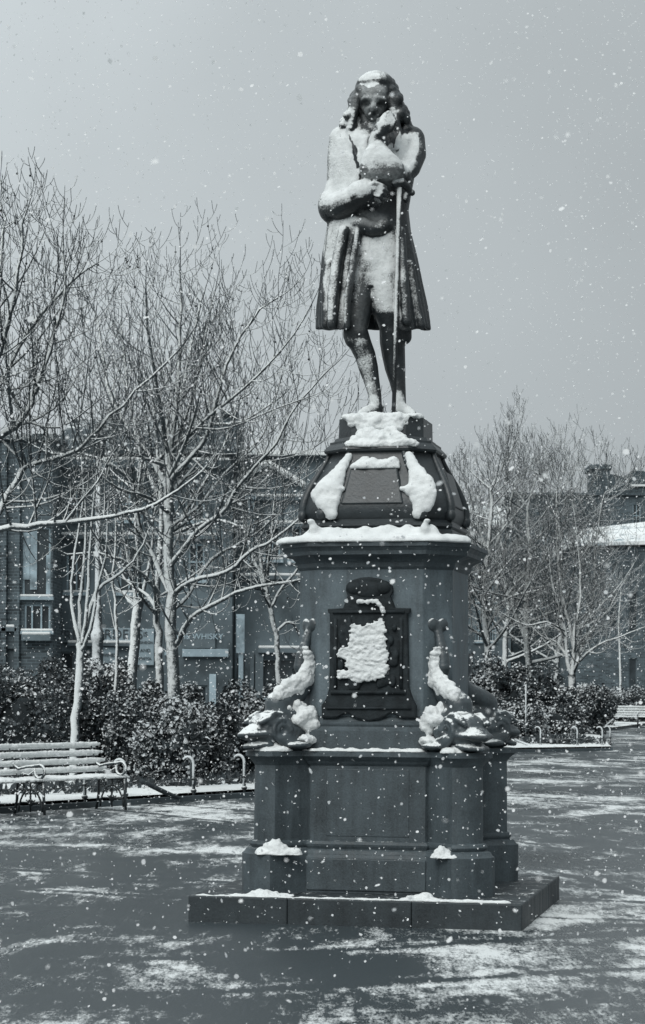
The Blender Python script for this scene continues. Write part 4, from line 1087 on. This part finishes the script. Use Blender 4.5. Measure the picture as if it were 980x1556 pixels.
# ------------------------------------------------------------------ hooped posts, wires, stakes
def hoop_post(p, lean, h=.52, label='', group=''):
    t = thing('hooked_post', label, 'post', p, 0, group)
    l = Vector(lean).normalized()
    pts = [Vector((0, 0, -.05)), Vector((0, 0, h * .72))] + [Vector((0, 0, h * .72)) + l * (.085 * (1 - math.cos(a))) + Vector((0, 0, .085 * math.sin(a) * 1.3)) for a in np.linspace(.3, 2.3, 7)]
    mb = MB(); mb.tube(pts, [.024, .024] + [.023] * 6 + [.02], 8, True)
    mb.build('shaft', 'snowy_post', t, True)
    mb = MB(); mb.ell((0, 0, h * .38), (.035, .035, .025), None, 8, 6); mb.build('wire_ring', 'iron', t, True)
    mb = MB(); mb.ell((0, 0, .06), (.045, .045, .03), None, 8, 6); mb.build('foot', 'iron', t, True)
lefts = [(-4.6, 'behind the cut off end of the near bench'), (-2.2, 'half hidden behind the near bench seat'), (-.5, 'seen between the legs of the near bench'), (0.34, 'just past the armrest end of the near bench'), (1.85, 'at the low end of the dark leaning stake'), (3.05, 'closing the near row beside the pedestal')]
for s, w in lefts: hoop_post(kb(s, .12, .08), (-.9, .1, 0), .60, 'snow coated hooked post ' + w, 'hooked iron posts along the beds')
rights = [(at(822, 1138, 58), 'at the low end of the pale stake beyond the pedestal'), (at(878, 1138, 58), 'in the middle of the bed edge beyond the pedestal'), (at(916, 1137, 58.5), 'at the bed tip beyond the pedestal, first of a close pair'), (at(928, 1136, 59.5), 'at the bed tip beyond the pedestal, last of a close pair'), (at(897, 1107, 86), 'on the distant bed, farther from the distant bench'), (at(915, 1107, 86), 'on the distant bed, touching the pale stake by the distant bench')]
for p, w in rights: hoop_post(Vector((p.x, p.y + .12, .08)), (-1, .1, 0), .58, 'snow coated hooked post ' + w, 'hooked iron posts along the beds')
mb = MB()
ss = [s for s, _ in lefts]
for a, b in zip(ss[:-1], ss[1:]):
    mb.tube([kb(a + (b - a) * t, .12, .30 - .03 * math.sin(math.pi * t)) for t in np.linspace(0, 1, 6)], .007, 5)
tag(mb.build('railing_wire', 'iron', None, True), 'thin wire strung between the hooked posts behind the near bench', 'wire')
mb = MB()
for a, b in zip(rights[:3], rights[1:4]):
    A_, B_ = a[0], b[0]
    mb.tube([Vector((A_.x + (B_.x - A_.x) * t, A_.y + (B_.y - A_.y) * t + .12, .32 - .03 * math.sin(math.pi * t))) for t in np.linspace(0, 1, 6)], .008, 5)
tag(mb.build('railing_wire', 'iron', None, True), 'thin wire strung between the hooked posts beyond the pedestal', 'wire')
def stake(p0, p1, r, mat, label):
    mb = MB(); mb.tube([p0, p0.lerp(p1, .5) + Vector((0, 0, -.01)), p1], [r, r * 1.05, r * .9], 7)
    tag(mb.build('fallen_stake', mat, None, True), label, 'stake', 'wooden stakes')
stake(at(214, 1186, 30.7), at(287, 1220, 31.8), .034, 'stake_wood', 'dark wooden stake leaning between two hooked posts of the near bed')
stake(at(783, 1124, 58.5), at(819, 1137, 57.6), .03, 'snowy_post', 'pale wooden stake leaning beside a hooked post beyond the pedestal')
stake(at(932, 1093, 85.5), at(915, 1107, 86), .04, 'snowy_post', 'pale wooden stake leaning towards the distant bench')
stake(at(799, 1040, 57.8), at(799, 1113, 57.8), .018, 'snowy_post', 'thin upright stake among the shrubs beyond the pedestal')

# ------------------------------------------------------------------ park benches
def make_bench(L, frames, label, loc, rz, group):
    """local: length along X, sitter faces -Y, origin under the middle of the seat"""
    t = thing('park_bench', label, 'bench', loc, rz, group)
    sl = []
    for k in range(4):                                            # back slats, leaning back
        z = .53 + k * .105; y = .235 + k * .04
        mb = MB(); mb.box((-L / 2, -.012, -.041), (L / 2, .012, .041))
        M = Matrix.Translation((0, y, z)) @ Matrix.Rotation(R(-21), 4, 'X'); mb.v = [tuple(M @ Vector(v)) for v in mb.v]
        mb.build('back_slat', 'bench_wood', t, bevel=.004)
        bl = [((x, y - .018, z + .012), (L / 26 * 1.3, .022, .034 + .006 * math.sin(x * 9 + k))) for x in np.linspace(-L / 2 + .05, L / 2 - .05, 26)]
        snow_lump('slat_snow', bl, t, voxel=.014, lump=.012, lscale=16, seed=60 + k, it=1)
    for k in range(5):
        y = -.22 + k * .092
        mb = MB(); mb.box((-L / 2, y - .04, .42), (L / 2, y + .04, .445)); mb.build('seat_slat', 'bench_wood', t, bevel=.004)
    bl = [((x, -.04 + .02 * math.sin(x * 5), .45), (L / 26 * 1.4, .215, .026 + .008 * math.sin(x * 7))) for x in np.linspace(-L / 2 + .04, L / 2 - .04, 26)]
    snow_lump('seat_snow', bl, t, voxel=.016, lump=.014, lscale=9, seed=70, it=2)
    for x in frames:
        mb = MB(); rr = .016
        mb.tube([(x, -.27, 0), (x, -.255, .2), (x, -.25, .41)], rr * 1.15, 8)                      # front leg
        mb.tube([(x, .24, 0), (x, .20, .2), (x, .20, .42), (x, .235, .53), (x, .36, .87), (x, .375, .9)], rr * 1.15, 8, True)
        mb.tube([(x, -.26, .41), (x, .2, .41)], rr, 8)
        arch = [(x, -.03 + .2 * math.cos(a), .02 + .30 * math.sin(a)) for a in np.linspace(0.05, math.pi - .05, 13)]
        mb.tube(arch, rr * .8, 6)
        mb.tube([(x, -.03, .03), (x, -.03, .40)], rr * .7, 6); mb.tube([(x, -.2, .15), (x, .15, .15)], rr * .7, 6)
        for s in (-1, 1):
            mb.tube([(x, -.03 + s * (.04 + .05 * math.cos(a)), .22 + .055 * math.sin(a)) for a in np.linspace(0, 5.5, 10)], rr * .55, 5)
            mb.tube([(x, -.03 + s * (.15 + .045 * math.cos(a)), .345 + .045 * math.sin(a)) for a in np.linspace(0, 6.28, 10)], rr * .55, 5)
        mb.ell((x, -.03, .15), (.02, .05, .05), None, 8, 6)
        mb.build('iron_frame', 'iron', t, True)
        mb = MB()
        mb.tube([(x, .27, .62), (x, .18, .575), (x, .05, .60), (x, -.12, .62)] + [(x, -.18 + .085 * math.sin(a) - .0, .545 + .085 * math.cos(a)) for a in -np.linspace(.1, 5.0, 12)], rr * 1.15, 7, True)
        mb.tube([(x, .2, .46), (x, .1, .52), (x, 0, .50), (x, -.08, .55)], rr * .7, 6)
        mb.build('armrest', 'bench_wood', t, True)
    return t
bu = math.atan2(KU.y, KU.x)
# bench axis runs along the kerb; the sitter faces away from the bed
p_end = kb(-.55, -.42)
bc = p_end - KU * 1.62
make_bench(3.3, (-1.6, -.02, 1.56), 'large snow covered park bench with ornate iron ends in front of the shrubs', (bc.x, bc.y, 0), bu, 'park benches')
p = foot(965, 92); make_bench(2.3, (-1.1, .1, 1.1), 'small distant snow covered slatted bench before a dark house', (p.x + .02, p.y, 0), R(-12), 'park benches')

# ------------------------------------------------------------------ lamp column and notice post
D = 50
t = thing('lamp_column', 'tall pale fluted lamp column with a ringed base rising from the shrubs', 'street lamp', foot(148, D))
zz = lambda py: at(148, py, D).z
prof_ = [(.17, 0), (.17, .35), (.13, .4), (.125, zz(1012)), (.125, zz(978)), (.155, zz(975)), (.155, zz(966)), (.11, zz(960)), (.085, zz(935)), (.10, zz(932)), (.10, zz(926)), (.07, zz(920)), (.062, zz(840)), (.085, zz(836)), (.06, zz(830)), (.055, zz(700))]
MB().loft([circ(0, 0, r, z, 14) for r, z in prof_]).build('column', 'snowy_post', t, True)
zt = zz(700)
mb = MB(); mb.tube([(-.35, 0, zt - .25), (.35, 0, zt - .25)], .02, 8); mb.build('ladder_bar', 'iron', t, True)
mb = MB(); mb.loft([circ(0, 0, r, zt + z, 8) for r, z in ((.08, 0), (.12, .05), (.13, .06))]); mb.build('lantern_base', 'iron', t)
MB().loft([circ(0, 0, .12, zt + .06, 6), circ(0, 0, .19, zt + .5, 6)]).build('lantern_glass', 'window_glass', t)
MB().loft([circ(0, 0, .22, zt + .5, 6), circ(0, 0, .1, zt + .68, 6), circ(0, 0, .03, zt + .8, 6)]).build('lantern_roof', 'iron', t)

D = 48
t = thing('notice_post', 'pale wooden post carrying a tall weathered notice board before the shop fronts', 'sign post', foot(366, D))
p0 = at(367, 995, D); 
MB().box((-.05, -.05, 0), (.05, .05, p0.z + .2)).build('post', 'pale_stone', t, bevel=.01)
a0, a1 = at(359, 996, D), at(372, 937, D); fx0 = foot(366, D).x
MB().box((a0.x - fx0, -.09, a0.z), (a1.x - fx0, -.055, a1.z)).build('notice_board', 'poster_paper', t, bevel=.005)

# ------------------------------------------------------------------ buildings
def facade(mb, x0, x1, z0, z1, y, ops, rec=.18):
    xs = sorted({x0, x1, *[o[0] for o in ops], *[o[1] for o in ops]}); zs = sorted({z0, z1, *[o[2] for o in ops], *[o[3] for o in ops]})
    for i in range(len(xs) - 1):
        for j in range(len(zs) - 1):
            cx, cz = (xs[i] + xs[i + 1]) / 2, (zs[j] + zs[j + 1]) / 2
            if any(o[0] < cx < o[1] and o[2] < cz < o[3] for o in ops): continue
            mb.add([(xs[i], y, zs[j]), (xs[i + 1], y, zs[j]), (xs[i + 1], y, zs[j + 1]), (xs[i], y, zs[j + 1])], [(0, 1, 2, 3)])
    for a, b, c, d in ops:
        for (p, q_) in (((a, c), (b, c)), ((b, c), (b, d)), ((b, d), (a, d)), ((a, d), (a, c))):
            mb.add([(p[0], y, p[1]), (q_[0], y, q_[1]), (q_[0], y + rec, q_[1]), (p[0], y + rec, p[1])], [(0, 1, 2, 3)])

def bld(label, px0, px1, d, top, depth, ops, wall, pitch=0, name='building', roofmat='roof_snow'):
    """ops: openings in photo pixels (x0, x1, ytop, ybottom, kind)"""
    f0 = foot((px0 + px1) / 2, d); t = thing(name, label, 'building', (f0.x, f0.y, 0))
    X = lambda px: at(px, 1042, d).x - f0.x
    Z = lambda py: at(px0, py, d).z
    zt = Z(top); mb = MB()
    o4 = [(X(a), X(b), max(Z(d2), .02), Z(c), k) for a, b, c, d2, k in ops]
    facade(mb, X(px0), X(px1), 0, zt, 0, [o[:4] for o in o4])
    x0, x1 = X(px0), X(px1)
    mb.add([(x0, 0, 0), (x0, depth, 0), (x0, depth, zt), (x0, 0, zt)], [(0, 1, 2, 3)]); mb.add([(x1, 0, 0), (x1, depth, 0), (x1, depth, zt), (x1, 0, zt)], [(3, 2, 1, 0)])
    mb.add([(x0, depth, 0), (x1, depth, 0), (x1, depth, zt), (x0, depth, zt)], [(3, 2, 1, 0)])
    mb.build('wall', wall, t, fix=False)
    rm = MB()
    if pitch: rm.loft([[(x0 - .15, -.25, zt), (x1 + .15, -.25, zt), (x1 + .15, depth + .2, zt), (x0 - .15, depth + .2, zt)], [(x0 - .15, -.25, zt + .12), (x1 + .15, -.25, zt + .12), (x1 + .15, depth + .2, zt + .12), (x0 - .15, depth + .2, zt + .12)], [(x0, depth * .5 - .1, zt + pitch), (x1, depth * .5 - .1, zt + pitch), (x1, depth * .5 + .1, zt + pitch), (x0, depth * .5 + .1, zt + pitch)]])
    else: rm.box((x0 - .1, -.15, zt), (x1 + .1, depth + .1, zt + .14))
    rm.build('roof', roofmat, t)
    for a, b, c, d2, k in o4:
        if k == 'door':
            MB().box((a + .01, .1, c), (b - .01, .15, d2)).build('door', 'shop_paint', t); continue
        w = MB(); fr = .05
        for bx in (((a, .06, c), (a + fr, .14, d2)), ((b - fr, .06, c), (b, .14, d2)), ((a + fr, .06, c), (b - fr, .14, c + fr)), ((a + fr, .06, d2 - fr), (b - fr, .14, d2))): w.box(*bx)
        if k in ('sash', 'bars'):
            w.box((a + fr, .07, (c + d2) / 2 - .025), (b - fr, .135, (c + d2) / 2 + .025))
        if k in ('sash',):
            w.box(((a + b) / 2 - .02, .075, c + fr), ((a + b) / 2 + .02, .13, (c + d2) / 2 - .025))
            w.box(((a + b) / 2 - .02, .075, (c + d2) / 2 + .025), ((a + b) / 2 + .02, .13, d2 - fr))
        fo = w.build('window', 'pale_stone' if k != 'shop' else 'shop_paint', t)
        MB().box((a + fr, .10, c + fr), (b - fr, .115, d2 - fr)).build('pane', 'window_glass', fo)
        MB().box((a - .08, -.10, c - .08), (b + .08, .05, c - .003)).build('sill', 'pale_stone', fo)
        if k != 'shop':
            s_ = MB(); s_.box((a - .07, -.095, c - .001), (b + .07, .05, c + .055)); s_.build('sill_snow', 'snow', fo, bevel=.02)
    return t, X, Z

def ledge(t, X, Z, px0, px1, py, out=.14, h=.1, snow=True, name='ledge'):
    m = MB(); m.box((X(px0), -out, Z(py) - h), (X(px1), .02, Z(py))); o = m.build(name, 'wall_render', t, bevel=.01)
    if snow: m = MB(); m.box((X(px0) + .01, -out + .005, Z(py) + .001), (X(px1) - .01, .0, Z(py) + .07)); m.build('ledge_snow', 'snow', o, bevel=.025)
def sign(t, X, Z, px0, px1, py0, py1, text, mat, lmat, size, name='sign_board', dx=0, out=.1, lines=None):
    m = MB(); m.box((X(px0), -out, Z(py1)), (X(px1), -.02, Z(py0))); o = m.build(name, mat, t, bevel=.01)
    for i, (tx, sz, zc) in enumerate(lines or [(text, size, .5)]):
        c = bpy.data.curves.new('lettering', 'FONT'); c.body = tx; c.size = sz; c.extrude = .008; c.align_x = 'CENTER'; c.align_y = 'CENTER'
        c.materials.append(MATS[lmat])
        x = bpy.data.objects.new('lettering', c); COL.objects.link(x); dg = bpy.context.evaluated_depsgraph_get(); dg.update()
        tm = bpy.data.meshes.new_from_object(x.evaluated_get(dg)); bpy.data.objects.remove(x)
        x = put('lettering', tm, lmat); x.parent = o; x.rotation_euler = (R(90), 0, 0)
        x.location = ((X(px0) + X(px1)) / 2 + dx, -out - .012, Z(py1) + (Z(py0) - Z(py1)) * zc)
    return o

# dark house at the left edge
D = 55
t, X, Z = bld('dark house with a tall postered window above a low two bar window', -90, 79, D, 668, 9, [(33, 76, 800, 906, 'plain'), (36, 76, 917, 958, 'plain'), (-60, -20, 800, 900, 'sash'), (5, 30, 985, 1130, 'door'), (-60, -20, 700, 770, 'sash')], 'dark_brick', roofmat='old_roof')
for a, b, c, d2 in ((34, 44, 805, 880), (44.5, 55, 805, 895), (69, 75.5, 842, 902)):
    MB().box((X(a), .04, Z(d2)), (X(b), .055, Z(c))).build('window_poster', 'poster_paper', t)
for px in (48, 62): MB().box((X(px) - .02, .03, Z(956)), (X(px) + .02, .055, Z(918))).build('glazing_bar', 'pale_stone', t)
for px in (2, 22): MB().box((X(px), -.14, 0), (X(px + 8), -.002, Z(672))).build('pilaster', 'dark_brick', t, bevel=.01)
ledge(t, X, Z, -88, 26, 953); ledge(t, X, Z, 34, 78, 964, .25, .15)
# main shop block
t, X, Z = bld('long dark shop block behind the big tree with painted sign boards over its windows', 82, 352, 57, 690, 9, [(90, 112, 990, 1060, 'shop'), (118, 136, 990, 1060, 'shop'), (165, 205, 1000, 1080, 'shop'), (255, 262, 965, 990, 'plain'), (100, 130, 840, 900, 'sash'), (180, 210, 830, 900, 'sash'), (285, 310, 825, 880, 'sash'), (100, 130, 740, 790, 'sash'), (180, 210, 740, 790, 'sash'), (285, 310, 740, 790, 'sash'), (285, 315, 1040, 1125, 'shop')], 'wall_render', 1.4, roofmat='old_roof')
sign(t, X, Z, 80, 132, 956, 976, 'WREN', 'sign_board', 'letter_dark', .36)
ledge(t, X, Z, 103, 206, 977, .2, .08)
sign(t, X, Z, 153, 206, 954, 974, 'ORDERS', 'sign_board_pale', 'letter_dark', .34)
sign(t, X, Z, 155, 176, 983, 1008, 'WINES', 'sign_board_pale', 'letter_dark', .12)
sign(t, X, Z, 208, 234, 955, 1010, '', 'sign_board_pale', 'letter_dark', .13, lines=[('IS', .16, .85), ('LONDON', .09, .62), ('AND', .12, .4), ('BRISTOL', .085, .18)])
sign(t, X, Z, 236, 242, 986, 1008, '', 'sign_board_pale', 'letter_dark', .1, lines=[])
sign(t, X, Z, 278, 327, 946, 984, 'THE WHISKY', 'sign_board', 'letter_white', .2, dx=0, lines=[('THE WHISKY', .21, .46)])
MB().box((X(277), -.12, Z(997)), (X(347), -.015, Z(985))).build('fascia_band', 'pale_stone', t, bevel=.01)
MB().box((X(318), -.06, Z(1075)), (X(328.5), -.01, Z(1023))).build('door_board', 'pale_paint', t, bevel=.01)
ledge(t, X, Z, 268, 330, 813); ledge(t, X, Z, 84, 250, 813); ledge(t, X, Z, 84, 350, 700, .3, .2)
for px in (140, 145): MB().box((X(px), -.12, 0), (X(px) + .07, -.003, Z(990))).build('shop_pilaster', 'shop_paint', t)
MB().box((X(334), 1.2, Z(692)), (X(355), 2.4, Z(622))).build('chimney', 'dark_brick', t, bevel=.02)
MB().box((X(332), 1.1, Z(622) + .002), (X(357), 2.5, Z(616))).build('chimney_cap', 'kerb_stone', t, bevel=.02)
# pedimented building behind the monument
t, X, Z = bld('pedimented stone fronted building with snow lined ledges, half hidden by the pedestal', 356, 520, 58, 692, 9, [(400, 425, 800, 850, 'sash'), (440, 470, 800, 850, 'sash'), (392, 455, 1000, 1060, 'shop'), (360, 372, 1000, 1120, 'door')], 'wall_render', .45)
for px in (374, 470):
    MB().box((X(px), -.16, Z(858)), (X(px + 11), -.003, Z(760))).build('pilaster', 'pale_stone', t, bevel=.02)
    MB().box((X(px - 3), -.22, Z(760)), (X(px + 14), -.003, Z(752))).build('capital', 'pale_stone', t, bevel=.02)
ledge(t, X, Z, 356, 520, 795); ledge(t, X, Z, 392, 470, 985, .2, .12); ledge(t, X, Z, 356, 520, 755); ledge(t, X, Z, 356, 520, 875)
m = MB()
for (a, b), (c, d2) in (((405, 703), (462, 738)), ((405, 703), (350, 738))):
    A_ = Vector((X(a), -.15, Z(b))); B_ = Vector((X(c), -.15, Z(d2)))
    m.tube([A_, B_], .09, 6)
m.build('pediment_moulding', 'roof_snow', t)
for px in (380, 388, 394): MB().box((X(px), -.1, 0), (X(px) + .1, -.003, Z(992))).build('shop_pilaster', 'shop_paint', t)
# right hand buildings
t, X, Z = bld('long dark building with a block chimney on its roofline', 778, 1080, 126, 752, 14, [(820, 832, 800, 850, 'sash'), (845, 857, 800, 850, 'sash'), (960, 972, 740 + 25, 800, 'sash'), (820, 832, 900, 950, 'sash'), (845, 857, 900, 950, 'sash')], 'dark_brick', 0, roofmat='dark_brick')
MB().box((X(900), .3, Z(752)), (X(926), 3, Z(712))).build('chimney', 'dark_brick', t, bevel=.03)
MB().box((X(896), .2, Z(712) + .002), (X(929), 3.1, Z(704))).build('chimney_cap', 'dark_brick', t, bevel=.03)
MB().loft([[(X(926), .4, Z(752)), (X(962), .4, Z(752)), (X(962), 3, Z(752)), (X(926), 3, Z(752))], [(X(926), .4, Z(718)), (X(962), .4, Z(726)), (X(962), 3, Z(726)), (X(926), 3, Z(718))]]).build('parapet', 'dark_brick', t)
MB().box((X(959), .1, Z(752)), (X(1075), 3, Z(714))).build('roof_storey', 'dark_brick', t, bevel=.03)
MB().box((X(958), -.05, Z(738)), (X(1076), .095, Z(735))).build('roof_ledge', 'snow', t)
D = 107
f0 = foot(960, D)
t = thing('building', 'low dark house with a snow covered pitched roof behind the distant bench', 'building', (f0.x, f0.y, 0))
Xr = lambda px: at(px, 1042, D).x - f0.x
Zr = lambda py: at(960, py, D).z
m = MB(); ops = [(Xr(925), Xr(938), Zr(960), Zr(900)), (Xr(955), Xr(968), Zr(960), Zr(900)), (Xr(955), Xr(968), Zr(1060), Zr(1000))]
facade(m, Xr(872), Xr(1090), 0, Zr(831), 0, ops)
m.add([(Xr(872), 0, 0), (Xr(872), 9, 0), (Xr(872), 9, Zr(831)), (Xr(872), 0, Zr(831))], [(0, 1, 2, 3)])
m.add([(Xr(1090), 0, 0), (Xr(1090), 9, 0), (Xr(1090), 9, Zr(831)), (Xr(1090), 0, Zr(831))], [(3, 2, 1, 0)])
m.add([(Xr(872), 9, 0), (Xr(1090), 9, 0), (Xr(1090), 9, Zr(831)), (Xr(872), 9, Zr(831))], [(3, 2, 1, 0)])
m.build('wall', 'dark_brick', t, fix=False)
for o4 in ops:
    fo = MB().box((o4[0], .08, o4[2]), (o4[1], .12, o4[2] + .06)).box((o4[0], .08, o4[3] - .06), (o4[1], .12, o4[3])).box((o4[0], .08, o4[2] + .06), (o4[0] + .05, .12, o4[3] - .06)).box((o4[1] - .05, .08, o4[2] + .06), (o4[1], .12, o4[3] - .06)).build('window', 'wall_render', t)
    MB().box((o4[0] + .05, .10, o4[2] + .06), (o4[1] - .05, .115, o4[3] - .06)).build('pane', 'window_glass', fo)
z0, z1 = Zr(831), Zr(788)
m = MB(); m.loft([[(Xr(868), -.3, z0), (Xr(1092), -.3, z0 + .2), (Xr(1092), 9.3, z0 + .2), (Xr(868), 9.3, z0)], [(Xr(868), -.3, z0 + .12), (Xr(1092), -.3, z0 + .45), (Xr(1092), 9.3, z0 + .45), (Xr(868), 9.3, z0 + .12)], [(Xr(885), 4.3, z1 - .25), (Xr(1088), 4.3, z1 + .5), (Xr(1088), 4.7, z1 + .5), (Xr(885), 4.7, z1 - .25)]])
m.build('roof', 'roof_snow', t)
# far block closing the avenue behind the monument
bld('plain far block closing the view behind the trees beyond the pedestal', 540, 776, 118, 800, 12, [(p_, p_ + 9, y_, y_ + 34, 'sash') for p_ in (700, 722, 744) for y_ in (820, 880, 940)], 'wall_render', 1.6)

# ------------------------------------------------------------------ falling snow
rng = np.random.default_rng(4)
n = 42000
y = (rng.uniform(2.6 ** 3, 24 ** 3, n)) ** (1 / 3)
x = rng.uniform(-.21, .21, n) * y + rng.uniform(-.4, .4, n); z = rng.uniform(0.03, 1, n) * (H + .42 * y)
rr = rng.lognormal(math.log(.0036), .42, n).clip(.0016, .010)
rr = np.where(y < 6, rr * .6, rr)
an = np.arange(6) * np.pi / 3
tri = np.array([(0, 1, 2), (0, 2, 3), (0, 3, 4), (0, 4, 5)])
# drop flakes that would sit inside the monument
C = np.stack([x, y, z], 1); dxy = np.hypot(x - PC.x, y - PC.y); keep = (dxy > 1.45) | (z > 6.3)
C = C[keep]; rr = rr[keep]
nn = rng.normal(size=(len(C), 3)) * np.array((.8, 1.0, .8)); nn /= np.linalg.norm(nn, axis=1, keepdims=True)
t1 = np.cross(nn, rng.normal(size=nn.shape)); t1 /= np.linalg.norm(t1, axis=1, keepdims=True); t2_ = np.cross(nn, t1)
V = (C[:, None, :] + rr[:, None, None] * 1.22 * rng.uniform(.75, 1.15, (len(C), 6, 1)) * (t1[:, None, :] * np.cos(an)[None, :, None] + t2_[:, None, :] * np.sin(an)[None, :, None])).reshape(-1, 3)
Fc = (np.arange(len(C))[:, None, None] * 6 + tri[None]).reshape(-1, 3)
o = put('falling_snow', np_mesh('falling_snow', V, Fc, None, False), 'flake')
tag(o, 'loose snowflakes drifting down all through the air of the avenue', 'snowfall', None, 'stuff')
